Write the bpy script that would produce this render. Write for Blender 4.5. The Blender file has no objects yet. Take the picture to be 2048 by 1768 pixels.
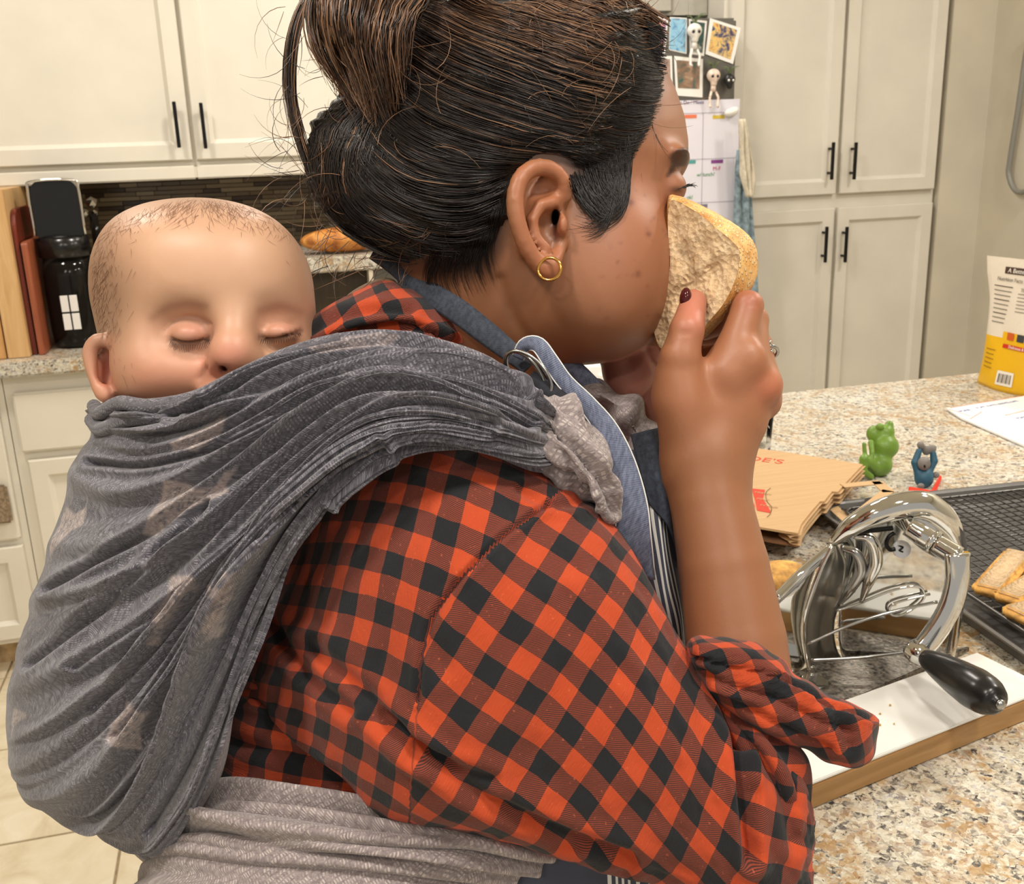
import bpy, bmesh, math, random
import numpy as np
from math import sin, cos, pi, radians, sqrt
from mathutils import Vector, Matrix
from mathutils.bvhtree import BVHTree
rnd = random.Random(7)
rng = np.random.default_rng(7)
S = bpy.context.scene
COL = S.collection

# ------------------------------------------------------------------ camera
F = 2050.0
TH, PIT, YAW = radians(2.0), radians(16.6), radians(14)
f_ = np.array([sin(YAW)*cos(PIT), cos(YAW)*cos(PIT), -sin(PIT)])
r0 = np.array([cos(YAW), -sin(YAW), 0]); u0 = np.cross(r0, f_)
R_ = cos(TH)*r0 - sin(TH)*u0
U_ = sin(TH)*r0 + cos(TH)*u0
CAM = np.array([0, 0, 1.44])
cd = bpy.data.cameras.new('camera'); cam = bpy.data.objects.new('camera', cd); COL.objects.link(cam)
cd.sensor_fit = 'HORIZONTAL'; cd.sensor_width = 36; cd.lens = 36*F/2048
cd.clip_start = 0.02
M = Matrix(((R_[0], U_[0], -f_[0], 0), (R_[1], U_[1], -f_[1], 0), (R_[2], U_[2], -f_[2], 1.44), (0, 0, 0, 1)))
cam.matrix_world = M
S.camera = cam
cd.dof.use_dof = True; cd.dof.focus_distance = .60; cd.dof.aperture_fstop = 30
# ------------------------------------------------------------------ world, lights, exposure
w = bpy.data.worlds.new('world'); S.world = w; w.use_nodes = True
w.node_tree.nodes['Background'].inputs[0].default_value = (1.0, .93, .84, 1)
w.node_tree.nodes['Background'].inputs[1].default_value = .5
S.view_settings.view_transform = 'Standard'; S.view_settings.look = 'None'
S.view_settings.gamma = 1; S.view_settings.use_curve_mapping = False
S.view_settings.exposure = 0.0
LAMPS = [(-0.75, 2.15, 19), (0.55, 2.35, 19), (1.1, 3.0, 8), (2.3, 1.85, 19), (-0.55, 0.15, 17), (0.5, -0.1, 17), (1.9, 0.9, 19), (-0.9, -1.2, 14), (0.8, -1.2, 14)]  # the weak lamp near the refrigerator is added to brighten the pantry
CEIL = 2.6
for (lx, ly, pw) in LAMPS:
    ld = bpy.data.lights.new('ceiling_lamp', 'AREA'); ld.shape = 'DISK'; ld.size = .22; ld.energy = pw*.88
    ld.color = (1.0, .93, .84)
    lo = bpy.data.objects.new('ceiling_lamp', ld); lo.location = (lx, ly, CEIL-.035); COL.objects.link(lo)

# ------------------------------------------------------------------ helpers
def W(px, py, d):
    return CAM + d*f_ + (px-1024)/F*d*R_ - (py-884)/F*d*U_
def hz(px, py, z):
    v = W(px, py, 1) - CAM; return CAM + (z-CAM[2])/v[2]*v
def hy(px, py, y):
    v = W(px, py, 1) - CAM; return CAM + (y-CAM[1])/v[1]*v
def hx(px, py, x):
    v = W(px, py, 1) - CAM; return CAM + (x-CAM[0])/v[0]*v
def Pc(px, py, d):            # camera-space metres: x right, y up, z towards the viewer
    return np.array([(px-1024)/F*d, -(py-884)/F*d, -d])
MR = np.array([R_, U_, -f_])   # rows: camera axes in world
def c2w(v):
    return np.asarray(v) @ MR + CAM

def lin(c):
    c = [x/255.0 for x in c]
    return tuple((x/12.92 if x <= .04045 else ((x+.055)/1.055)**2.4) for x in c) + (1.0,)

class NT:
    def __init__(s, m):
        s.t = m.node_tree; s.n = s.t.nodes; s.l = s.t.links
        s.b = s.n['Principled BSDF']
    def add(s, typ, **kw):
        nd = s.n.new(typ)
        for k, v in kw.items():
            if k.startswith('_'):
                nd.inputs[k[1:].replace('_', ' ')].default_value = v
            else: setattr(nd, k, v)
        return nd
    def link(s, a, b): s.l.new(a, b)
    def coord(s, kind='Object', scale=None, rot=None):
        tc = s.add('ShaderNodeTexCoord')
        if scale is None and rot is None: return tc.outputs[kind]
        mp = s.add('ShaderNodeMapping')
        if scale is not None: mp.inputs['Scale'].default_value = scale
        if rot is not None: mp.inputs['Rotation'].default_value = rot
        s.link(tc.outputs[kind], mp.inputs[0]); return mp.outputs[0]
    def noise(s, vec, sc, det=3, rough=.5, dist=0):
        nd = s.add('ShaderNodeTexNoise'); nd.inputs['Scale'].default_value = sc
        nd.inputs['Detail'].default_value = det; nd.inputs['Roughness'].default_value = rough
        nd.inputs['Distortion'].default_value = dist
        if vec is not None: s.link(vec, nd.inputs['Vector'])
        return nd.outputs['Fac']
    def voro(s, vec, sc, feature='F1', out='Distance'):
        nd = s.add('ShaderNodeTexVoronoi'); nd.feature = feature; nd.inputs['Scale'].default_value = sc
        if vec is not None: s.link(vec, nd.inputs['Vector'])
        return nd.outputs[out]
    def ramp(s, fac, stops, interp='LINEAR'):
        nd = s.add('ShaderNodeValToRGB'); cr = nd.color_ramp; cr.interpolation = interp
        while len(cr.elements) < len(stops): cr.elements.new(0.5)
        for e, (p, c) in zip(cr.elements, stops):
            e.position = p; e.color = c if len(c) == 4 else lin(c)
        s.link(fac, nd.inputs[0]); return nd.outputs[0]
    def mix(s, fac, a, b, mode='MIX'):
        nd = s.add('ShaderNodeMix'); nd.data_type = 'RGBA'; nd.blend_type = mode
        for sock, v in ((nd.inputs[0], fac), (nd.inputs[6], a), (nd.inputs[7], b)):
            if hasattr(v, 'links'): s.link(v, sock)
            elif isinstance(v, (int, float)): sock.default_value = v
            else: sock.default_value = v if len(v) == 4 else lin(v)
        return nd.outputs[2]
    def math(s, op, a, b=None, c=None):
        nd = s.add('ShaderNodeMath'); nd.operation = op
        for i, v in enumerate((a, b, c)):
            if v is None: continue
            if hasattr(v, 'links'): s.link(v, nd.inputs[i])
            else: nd.inputs[i].default_value = v
        return nd.outputs[0]
    def bump(s, h, strength=.3, dist=.002):
        nd = s.add('ShaderNodeBump'); nd.inputs['Strength'].default_value = strength
        nd.inputs['Distance'].default_value = dist; s.link(h, nd.inputs['Height'])
        s.link(nd.outputs[0], s.b.inputs['Normal']); return nd
    def color(s, c): s.link(c, s.b.inputs['Base Color'])

def mat(name, c=(200, 200, 200), rough=.5, metal=0, **kw):
    m = bpy.data.materials.new(name); m.use_nodes = True
    b = m.node_tree.nodes['Principled BSDF']
    b.inputs['Base Color'].default_value = lin(c); b.inputs['Roughness'].default_value = rough
    b.inputs['Metallic'].default_value = metal
    for k, v in kw.items(): b.inputs[k.replace('_', ' ')].default_value = v
    return m
def nmat(name, c=(200, 200, 200), rough=.5, metal=0, **kw):
    m = mat(name, c, rough, metal, **kw); return m, NT(m)
def speck(name, c, rough=.5, amt=.12, sc=40, bump=.15, bsc=200, metal=0):
    m, t = nmat(name, c, rough, metal); v = t.coord()
    f = t.noise(v, sc, 4)
    dk = tuple(x*(1-amt) for x in c); lt = tuple(min(255, x*(1+amt)) for x in c)
    t.color(t.ramp(f, [(.3, dk), (.7, lt)])); t.bump(t.noise(v, bsc, 2), bump, .001); return m

def link_obj(name, me, m=None, parent=None, label=None, cat=None, group=None, kind=None):
    o = bpy.data.objects.new(name, me); COL.objects.link(o)
    if m is not None:
        for mm in (m if isinstance(m, (list, tuple)) else [m]):
            if mm.name not in me.materials: me.materials.append(mm)
    if parent is not None: o.parent = parent
    return tag(o, label, cat, group, kind)
def tag(o, label=None, cat=None, group=None, kind=None):
    if label: o['label'] = label
    if cat: o['category'] = cat
    if group: o['group'] = group
    if kind: o['kind'] = kind
    return o
def empty(name, loc=(0, 0, 0), rz=0, label=None, cat=None, group=None, kind=None, parent=None):
    o = bpy.data.objects.new(name, None); COL.objects.link(o); o.location = loc; o.rotation_euler = (0, 0, rz)
    o.empty_display_size = .02
    if parent is not None: o.parent = parent
    bpy.context.view_layer.update()
    return tag(o, label, cat, group, kind)
def wparent(o, p):             # parent an object whose mesh is in world coordinates
    o.parent = p
    o.matrix_parent_inverse = Matrix.Translation(p.location).inverted() if p.rotation_euler.z == 0 else (Matrix.Translation(p.location) @ Matrix.Rotation(p.rotation_euler.z, 4, 'Z')).inverted()
    return o
def pymesh(name, v, fcs, smooth=True, uv=None, vcol=None):
    me = bpy.data.meshes.new(name); v = np.asarray(v, dtype=np.float32)
    if isinstance(fcs, np.ndarray):
        n, k = fcs.shape
        me.vertices.add(len(v)); me.vertices.foreach_set('co', v.ravel())
        me.loops.add(n*k); me.loops.foreach_set('vertex_index', fcs.astype(np.int32).ravel())
        me.polygons.add(n); me.polygons.foreach_set('loop_start', np.arange(0, n*k, k, dtype=np.int32))
        me.update(calc_edges=True); me.validate()
    else:
        me.from_pydata([tuple(map(float, x)) for x in v], [], [tuple(int(i) for i in x) for x in fcs]); me.update()
    if smooth: me.polygons.foreach_set('use_smooth', [True]*len(me.polygons))
    if uv is not None:
        ul = me.uv_layers.new(name='UVMap'); li = np.empty(len(me.loops), dtype=np.int32)
        me.loops.foreach_get('vertex_index', li)
        ul.data.foreach_set('uv', np.asarray(uv, dtype=np.float32)[li].ravel())
    if vcol is not None:
        ca = me.color_attributes.new('Col', 'FLOAT_COLOR', 'POINT')
        vc = np.ones((len(v), 4), dtype=np.float32); vc[:, :3] = vcol
        ca.data.foreach_set('color', vc.ravel())
    return me
def bm_mesh(name, bm, smooth=False):
    me = bpy.data.meshes.new(name); bm.normal_update(); bm.to_mesh(me); bm.free()
    if smooth: me.polygons.foreach_set('use_smooth', [True]*len(me.polygons))
    return me
def box_bm(bm, x0, x1, y0, y1, z0, z1, bev=0, seg=2):
    r = bmesh.ops.create_cube(bm, size=1)
    for v in r['verts']:
        v.co = Vector(((x0+x1)/2+v.co.x*(x1-x0), (y0+y1)/2+v.co.y*(y1-y0), (z0+z1)/2+v.co.z*(z1-z0)))
    if bev:
        es = list({e for v in r['verts'] for e in v.link_edges})
        bmesh.ops.bevel(bm, geom=es, offset=bev, segments=seg, affect='EDGES')
def box(name, x0, x1, y0, y1, z0, z1, m, parent=None, bev=0, seg=2, **kw):
    bm = bmesh.new(); box_bm(bm, x0, x1, y0, y1, z0, z1, bev, seg)
    return link_obj(name, bm_mesh(name, bm), m, parent, **kw)
def tube_data(pts, r, n=10, close=False, caps=True):
    P = np.array(pts, dtype=float); k = len(P)
    rr = np.full(k, r, dtype=float) if np.isscalar(r) else np.array(r, dtype=float)
    T = np.gradient(P, axis=0)
    if close: T = np.roll(P, -1, 0) - np.roll(P, 1, 0)
    T /= np.linalg.norm(T, axis=1)[:, None] + 1e-12
    nrm = np.cross(T[0], [0, 0, 1.0])
    if np.linalg.norm(nrm) < .1: nrm = np.cross(T[0], [1.0, 0, 0])
    V = []
    for i in range(k):
        nrm = nrm - T[i]*(nrm @ T[i]); nrm /= np.linalg.norm(nrm)+1e-12
        b = np.cross(T[i], nrm)
        for j in range(n):
            a = 2*pi*j/n; V.append(P[i] + rr[i]*(cos(a)*nrm + sin(a)*b))
    Fc = []
    for i in range(k if close else k-1):
        i2 = (i+1) % k
        for j in range(n):
            j2 = (j+1) % n; Fc.append((i*n+j, i*n+j2, i2*n+j2, i2*n+j))
    if caps and not close:
        Fc.append(tuple(range(n))[::-1]); Fc.append(tuple((k-1)*n+j for j in range(n)))
    return V, Fc
def tube(name, pts, r, m, parent=None, n=10, close=False, **kw):
    V, Fc = tube_data(pts, r, n, close); return link_obj(name, pymesh(name, V, Fc), m, parent, **kw)
def cr(pts, n):                # Catmull-Rom resample, centripetal-free
    P = np.array(pts, dtype=float); k = len(P)
    E = np.vstack([2*P[0]-P[1], P, 2*P[-1]-P[-2]])
    t = np.linspace(0, k-1, n); i = np.minimum(t.astype(int), k-2); u = (t-i)[:, None]
    a, b, c, d = E[i], E[i+1], E[i+2], E[i+3]
    return .5*((2*b)+(-a+c)*u+(2*a-5*b+4*c-d)*u*u+(-a+3*b-3*c+d)*u**3)
def crc(pts, n):               # closed Catmull-Rom
    P = np.array(pts, dtype=float); k = len(P)
    t = np.linspace(0, k, n, endpoint=False); i = t.astype(int) % k; u = (t-t.astype(int))[:, None]
    a, b, c, d = P[(i-1) % k], P[i], P[(i+1) % k], P[(i+2) % k]
    return .5*((2*b)+(-a+c)*u+(2*a-5*b+4*c-d)*u*u+(-a+3*b-3*c+d)*u**3)
def lathe(name, prof, m, parent=None, n=32, loc=(0, 0, 0), axis=None, smooth=True, **kw):
    V = []; k = len(prof)
    ax = Vector(axis).normalized() if axis is not None else Vector((0, 0, 1))
    q = Vector((0, 0, 1)).rotation_difference(ax)
    for (r, z) in prof:
        for j in range(n):
            a = 2*pi*j/n; v = q @ Vector((r*cos(a), r*sin(a), z)); V.append((v.x+loc[0], v.y+loc[1], v.z+loc[2]))
    Fc = [(i*n+j, i*n+(j+1) % n, (i+1)*n+(j+1) % n, (i+1)*n+j) for i in range(k-1) for j in range(n)]
    Fc.append(tuple(range(n))[::-1]); Fc.append(tuple((k-1)*n+j for j in range(n)))
    me = pymesh(name, V, Fc, smooth); bm = bmesh.new(); bm.from_mesh(me); bmesh.ops.recalc_face_normals(bm, faces=bm.faces); bm.to_mesh(me); bm.free()
    return link_obj(name, me, m, parent, **kw)
def prism(name, pts, z0, z1, m, parent=None, bev=0, **kw):   # vertical prism from xy outline
    bm = bmesh.new(); vs = [bm.verts.new((p[0], p[1], z0)) for p in pts]
    fc = bm.faces.new(vs); r = bmesh.ops.extrude_face_region(bm, geom=[fc])
    for g in r['geom']:
        if isinstance(g, bmesh.types.BMVert): g.co.z = z1
    bmesh.ops.recalc_face_normals(bm, faces=bm.faces)
    if bev: bmesh.ops.bevel(bm, geom=[e for e in bm.edges], offset=bev, segments=2, affect='EDGES')
    return link_obj(name, bm_mesh(name, bm), m, parent, **kw)
def text(name, body, size, m, parent, mat4, extrude=.0003, align='LEFT', **kw):
    cu = bpy.data.curves.new(name, 'FONT'); cu.body = body; cu.size = size; cu.extrude = extrude; cu.align_x = align
    o = bpy.data.objects.new(name, cu); COL.objects.link(o); cu.materials.append(m)
    o.parent = parent
    if parent is not None:
        pm = Matrix.Translation(parent.location) @ parent.rotation_euler.to_matrix().to_4x4()
        o.matrix_local = pm.inverted() @ mat4
    else: o.matrix_world = mat4
    bpy.context.view_layer.update()
    me = bpy.data.meshes.new_from_object(o.evaluated_get(bpy.context.evaluated_depsgraph_get()))
    o2 = bpy.data.objects.new(name, me); COL.objects.link(o2); o2.parent = parent
    if parent is not None: o2.matrix_local = o.matrix_local
    else: o2.matrix_world = mat4
    nm = o.name; bpy.data.objects.remove(o); o2.name = nm
    return tag(o2, **kw)
def frame4(origin, xdir, ydir):
    x = Vector(xdir).normalized(); y = Vector(ydir); y = (y - x*y.dot(x)).normalized(); z = x.cross(y)
    return Matrix(((x.x, y.x, z.x, origin[0]), (x.y, y.y, z.y, origin[1]), (x.z, y.z, z.z, origin[2]), (0, 0, 0, 1)))

# ---- signed-distance modelling (smooth unions turned into one continuous surface)
def smin(a, b, k):
    if k <= 0: return np.minimum(a, b)
    h = np.maximum(k-np.abs(a-b), 0)/k
    return np.minimum(a, b) - h*h*k*.25
class SDF:
    def __init__(s, lo, hi, vox):
        s.lo = np.array(lo, float); s.vox = vox
        s.n = np.ceil((np.array(hi)-s.lo)/vox).astype(int)+1
        s.g = np.full(s.n, .08, dtype=np.float32)
        s.ax = [s.lo[i]+vox*np.arange(s.n[i]) for i in range(3)]
    def region(s, lo, hi, pad):
        a = np.clip(np.floor((lo-pad-s.lo)/s.vox).astype(int), 0, s.n)
        b = np.clip(np.ceil((hi+pad-s.lo)/s.vox).astype(int)+1, 0, s.n)
        sl = tuple(slice(a[i], b[i]) for i in range(3))
        X = s.ax[0][sl[0]][:, None, None]; Y = s.ax[1][sl[1]][None, :, None]; Z = s.ax[2][sl[2]][None, None, :]
        return sl, X, Y, Z
    def comb(s, sl, d, op, k):
        if d.size == 0: return
        g = s.g[sl]
        if op == 'u': s.g[sl] = smin(g, d, k)
        elif op == 's': s.g[sl] = -smin(-g, d, k)
        elif op == 'i': s.g[sl] = -smin(-g, -d, k)
    def ell(s, c, r, rot=None, op='u', k=.01):
        c = np.array(c, float); r = np.array(r, float)*np.ones(3); m = r.max()
        sl, X, Y, Z = s.region(c-m, c+m, k+.01)
        x, y, z = X-c[0], Y-c[1], Z-c[2]
        if rot is not None:
            Rm = np.array(rot)
            x, y, z = (Rm[0, 0]*x+Rm[0, 1]*y+Rm[0, 2]*z, Rm[1, 0]*x+Rm[1, 1]*y+Rm[1, 2]*z, Rm[2, 0]*x+Rm[2, 1]*y+Rm[2, 2]*z)
        k0 = np.sqrt((x/r[0])**2+(y/r[1])**2+(z/r[2])**2); k1 = np.sqrt((x/r[0]**2)**2+(y/r[1]**2)**2+(z/r[2]**2)**2)+1e-9
        s.comb(sl, (k0*(k0-1)/k1).astype(np.float32), op, k); return s
    def cone(s, a, b, ra, rb, op='u', k=.006, flat=1.0):
        a = np.array(a, float); b = np.array(b, float); m = max(ra, rb)
        sl, X, Y, Z = s.region(np.minimum(a, b)-m, np.maximum(a, b)+m, k+.01)
        ba = b-a; L = ba @ ba+1e-12
        h = np.clip(((X-a[0])*ba[0]+(Y-a[1])*ba[1]+(Z-a[2])*ba[2])/L, 0, 1)
        d = np.sqrt((X-a[0]-h*ba[0])**2+(Y-a[1]-h*ba[1])**2+((Z-a[2]-h*ba[2])/flat)**2) - (ra+(rb-ra)*h)
        s.comb(sl, d.astype(np.float32), op, k); return s
    def chain(s, pts, rs, op='u', k=.004, flat=1.0):
        for i in range(len(pts)-1): s.cone(pts[i], pts[i+1], rs[i], rs[i+1], op, k if (i == 0 or op != 'u') else .0012, flat)
        return s
    def inflate(s, poly, R, Tf, Tb, op='u', k=.008, pw=2.0):
        # a rounded solid whose outline is the polygon (camera-space metres), half depths Tf (near) and Tb (far)
        P = np.array(poly, float); A = np.c_[P[:, :2], np.ones(len(P))]
        co = np.linalg.lstsq(A, P[:, 2], rcond=None)[0]
        zc = P[:, 2].mean(); lo = P.min(0)-[0, 0, Tb]; hi = P.max(0)+[0, 0, Tf]
        ex = max(np.abs(P[:, 0]).max(), np.abs(P[:, 1]).max())*max(Tb, Tf)/abs(zc)
        sl, X, Y, Z = s.region(lo-[ex, ex, 0], hi+[ex, ex, 0], k+.012)
        if X.size == 0 or Y.size == 0 or Z.size == 0: return s
        # outline distances on a regular plane, sampled along the viewing rays so the outline holds over the whole depth
        gx = np.arange(P[:, 0].min()-.05, P[:, 0].max()+.05, s.vox); gy = np.arange(P[:, 1].min()-.05, P[:, 1].max()+.05, s.vox)
        GD = poly_sd(gx[:, None]+0*gy[None, :], 0*gx[:, None]+gy[None, :], P[:, :2])
        d = np.empty((X.size, Y.size, Z.size), dtype=np.float32); z0 = np.empty_like(d)
        xs, ys, zs = X.ravel(), Y.ravel(), Z.ravel()
        for n_, z_ in enumerate(zs):
            f = zc/z_; xh = xs*f; yh = ys*f
            a = np.clip((xh-gx[0])/s.vox, 0, len(gx)-1.001); b = np.clip((yh-gy[0])/s.vox, 0, len(gy)-1.001); i = a.astype(int); j = b.astype(int); u = (a-i)[:, None]; v = (b-j)[None, :]
            I, J = i[:, None], j[None, :]
            d[:, :, n_] = GD[I, J]*(1-u)*(1-v)+GD[I+1, J]*u*(1-v)+GD[I, J+1]*(1-u)*v+GD[I+1, J+1]*u*v
            z0[:, :, n_] = co[0]*xh[:, None]+co[1]*yh[None, :]+co[2]
        q = np.maximum(1+d/R, 0); w = Z-z0
        w = np.where(w > 0, w/Tf, -w/Tb)
        rr = (q**pw+w**pw)**(1/pw)
        s.comb(sl, ((rr-1)*min(R, Tf, Tb)).astype(np.float32), op, k); return s
    def extr(s, poly, op='i', k=.01):
        P = np.array(poly, float)[:, :2]; x = s.ax[0][:, None]+0*s.ax[1][None, :]; y = 0*x+s.ax[1][None, :]
        d = poly_sd(x, y, P)[:, :, None]+np.zeros((1, 1, s.n[2]))
        s.comb((slice(None),)*3, d.astype(np.float32), op, k); return s
    def mesh(s):
        g = s.g; ins = g < 0; nx, ny, nz = g.shape
        c = [(i, j, l) for i in (0, 1) for j in (0, 1) for l in (0, 1)]
        cnt = np.zeros((nx-1, ny-1, nz-1), dtype=np.int8)
        for (i, j, l) in c: cnt += ins[i:nx-1+i, j:ny-1+j, l:nz-1+l]
        act = (cnt > 0) & (cnt < 8)
        ids = np.full(act.shape, -1, dtype=np.int64); I = np.argwhere(act); ids[act] = np.arange(len(I))
        acc = np.zeros((len(I), 3)); num = np.zeros(len(I))
        vals = {q: g[I[:, 0]+q[0], I[:, 1]+q[1], I[:, 2]+q[2]] for q in c}
        for a in c:
            for ax in range(3):
                if a[ax]: continue
                b = list(a); b[ax] = 1; b = tuple(b)
                va, vb = vals[a], vals[b]; mk = (va < 0) != (vb < 0)
                t = np.where(mk, va/(va-vb+1e-20), 0)
                p = np.tile(np.array(a, float), (len(I), 1)); p[:, ax] = t
                acc[mk] += p[mk]; num[mk] += 1
        V = s.lo + s.vox*(I+acc/num[:, None])
        FF = []
        for ax in range(3):
            o = [(1, 2), (2, 0), (0, 1)][ax]
            sl0 = [slice(1, -1)]*3; sl0[ax] = slice(0, -1); sl1 = list(sl0); sl1[ax] = slice(1, None)
            A = ins[tuple(sl0)]; B = ins[tuple(sl1)]
            E = np.argwhere(A != B)
            if not len(E): continue
            sg = A[tuple(E.T)]
            base = E.copy(); base[:, o[0]] += 1; base[:, o[1]] += 1
            q = []
            for (du, dv) in ((-1, -1), (0, -1), (0, 0), (-1, 0)):
                t = base.copy(); t[:, o[0]] += du; t[:, o[1]] += dv
                t = np.minimum(t, np.array(ids.shape)-1)
                q.append(ids[tuple(t.T)])
            Q = np.stack(q, 1)
            Q[~sg] = Q[~sg][:, ::-1]
            FF.append(Q)
        Fq = np.vstack(FF); Fq = Fq[(Fq >= 0).all(1)]
        return V, Fq
def poly_sd(x, y, P):
    n = len(P); d = np.full(x.shape, 1e9); s = np.ones(x.shape)
    for i in range(n):
        a = P[i]; b = P[i-1]; ex, ey = b-a; wx = x-a[0]; wy = y-a[1]
        t = np.clip((wx*ex+wy*ey)/(ex*ex+ey*ey+1e-18), 0, 1)
        d = np.minimum(d, (wx-ex*t)**2+(wy-ey*t)**2)
        c1 = y >= a[1]; c2 = y < b[1]; c3 = ex*wy > ey*wx
        fl = (c1 & c2 & c3) | (~c1 & ~c2 & ~c3)
        s = np.where(fl, -s, s)
    return s*np.sqrt(d)
def laplace(V, Q, it=2, lam=.5):
    V = V.copy(); n = len(V)
    a = Q.ravel(); b = np.roll(Q, -1, 1).ravel()
    deg = np.bincount(a, minlength=n)+np.bincount(b, minlength=n)+1e-9
    for _ in range(it):
        acc = np.stack([np.bincount(a, weights=V[b, j], minlength=n)+np.bincount(b, weights=V[a, j], minlength=n) for j in range(3)], 1)
        V += lam*(acc/deg[:, None]-V)
    return V
def vnormals(V, Q):
    n = np.cross(V[Q[:, 2]]-V[Q[:, 0]], V[Q[:, 3]]-V[Q[:, 1]])
    N = np.stack([sum(np.bincount(Q[:, c], weights=n[:, j], minlength=len(V)) for c in range(4)) for j in range(3)], 1)
    return N/(np.linalg.norm(N, axis=1)[:, None]+1e-12)
def topx(V):                   # camera-space vertices -> pixel coordinates
    return 1024+F*V[:, 0]/(-V[:, 2]), 884-F*V[:, 1]/(-V[:, 2])
def gz(x, y, cx, cy, sx, sy, ang=0):
    dx, dy = x-cx, y-cy; c, s = cos(ang), sin(ang); u = dx*c+dy*s; v = -dx*s+dy*c
    return np.exp(-.5*((u/sx)**2+(v/sy)**2))
def PP(pts, d=None):           # pixel polygon -> camera metres
    return np.array([Pc(p[0], p[1], p[2] if len(p) > 2 else d) for p in pts])
# ------------------------------------------------------------------ materials of the room
def m_granite():
    m, t = nmat('granite', rough=.16); v = t.coord()
    big = t.noise(v, 7, 5, .65, 1.5); mid = t.noise(v, 60, 6, .72, .8); fine = t.noise(v, 190, 4, .7)
    wob = t.add('ShaderNodeTexNoise'); wob.inputs['Scale'].default_value = 130; wob.inputs['Detail'].default_value = 3; t.link(v, wob.inputs['Vector'])
    vm = t.add('ShaderNodeVectorMath', operation='MULTIPLY_ADD'); t.link(wob.outputs['Color'], vm.inputs[0]); vm.inputs[1].default_value = (.009, .009, .009); t.link(v, vm.inputs[2])
    def cells(sc):
        nd = t.add('ShaderNodeTexVoronoi'); nd.inputs['Scale'].default_value = sc; t.link(vm.outputs[0], nd.inputs['Vector']); sp = t.add('ShaderNodeSeparateColor'); t.link(nd.outputs['Color'], sp.inputs[0]); return sp.outputs[0]
    c1, c2 = cells(150), cells(330)
    pick = t.math('ADD', t.math('MULTIPLY', c1, .45), t.math('ADD', t.math('MULTIPLY', c2, .25), t.math('MULTIPLY', mid, .42)))
    base = t.ramp(pick, [(.22, (58, 54, 54)), (.31, (116, 112, 108)), (.39, (168, 160, 146)), (.50, (206, 200, 182)), (.62, (226, 223, 208)), (.74, (188, 186, 184)), (.86, (140, 140, 144))])
    gold = t.ramp(big, [(.38, (0, 0, 0)), (.58, (255, 255, 255))])
    g2 = t.math('MULTIPLY', gold, t.ramp(t.math('ADD', t.math('MULTIPLY', t.noise(v, 60, 5, .7, .6), .8), t.math('MULTIPLY', c1, .2)), [(.44, (0, 0, 0)), (.58, (225, 225, 225))]))
    c = t.mix(g2, base, (166, 122, 44))
    dk = t.ramp(fine, [(.32, (255, 255, 255)), (.39, (0, 0, 0))])
    c = t.mix(t.math('MULTIPLY', dk, .85), c, (48, 42, 42))
    t.color(c); t.bump(fine, .03, .0005); return m
M_GR = m_granite()
M_CAB = speck('cabinet_paint', (226, 221, 208), .38, .015, 8, .03, 60)
M_CAB2 = speck('pantry_paint', (212, 207, 195), .38, .02, 6, .03, 60)
M_WALL = speck('orange_peel_wall', (196, 189, 172), .75, .03, 5, .45, 90)
M_CEIL = mat('ceiling_paint', (225, 220, 208), .8)
M_BLK = mat('black_metal', (26, 25, 25), .35, .6)
M_DK = mat('dark_recess', (30, 25, 20), .7)
M_STEEL = mat('brushed_steel', (120, 118, 112), .38, .75)
M_WHITE = mat('white_plastic', (232, 230, 226), .4)
M_PAPER = mat('paper', (238, 236, 232), .65)
M_GROUT = speck('grout', (150, 132, 104), .9, .1, 60)
def m_ftile():
    m, t = nmat('floor_tile', rough=.32); v = t.coord()
    oi = t.add('ShaderNodeObjectInfo')
    mp = t.add('ShaderNodeVectorMath', operation='ADD'); t.link(v, mp.inputs[0])
    cx = t.add('ShaderNodeCombineXYZ'); t.link(t.math('MULTIPLY', oi.outputs['Random'], 37), cx.inputs[0]); t.link(cx.outputs[0], mp.inputs[1])
    n = t.noise(mp.outputs[0], 7, 6, .6, 1.5)
    t.color(t.ramp(n, [(.3, (204, 190, 160)), (.5, (220, 208, 182)), (.7, (230, 221, 200))]))
    t.bump(t.noise(mp.outputs[0], 30, 4), .1, .002); return m
def m_splash():
    m, t = nmat('mosaic_glass', rough=.25)
    oi = t.add('ShaderNodeObjectInfo'); v = t.coord(scale=(8, 8, 60))
    c = t.ramp(oi.outputs['Random'], [(0, (58, 48, 36)), (.16, (112, 98, 76)), (.38, (132, 118, 92)), (.6, (96, 84, 64)), (.82, (150, 138, 112)), (.93, (120, 106, 82))], 'CONSTANT')
    c = t.mix(t.math('MULTIPLY', t.noise(v, 6, 4), .5), c, (70, 60, 46)); t.color(c); return m
def m_wood(name, a, b, sc=1.0, rough=.45, axis='z'):
    m, t = nmat(name, rough=rough); s = {'z': (30, 30, 2.2), 'y': (30, 2.2, 30), 'x': (2.2, 30, 30)}[axis]
    v = t.coord(scale=tuple(q*sc for q in s)); n = t.noise(v, 2.2, 6, .6, 1.0)
    t.color(t.ramp(n, [(.3, a), (.7, b)])); t.bump(n, .12, .001); return m

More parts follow.
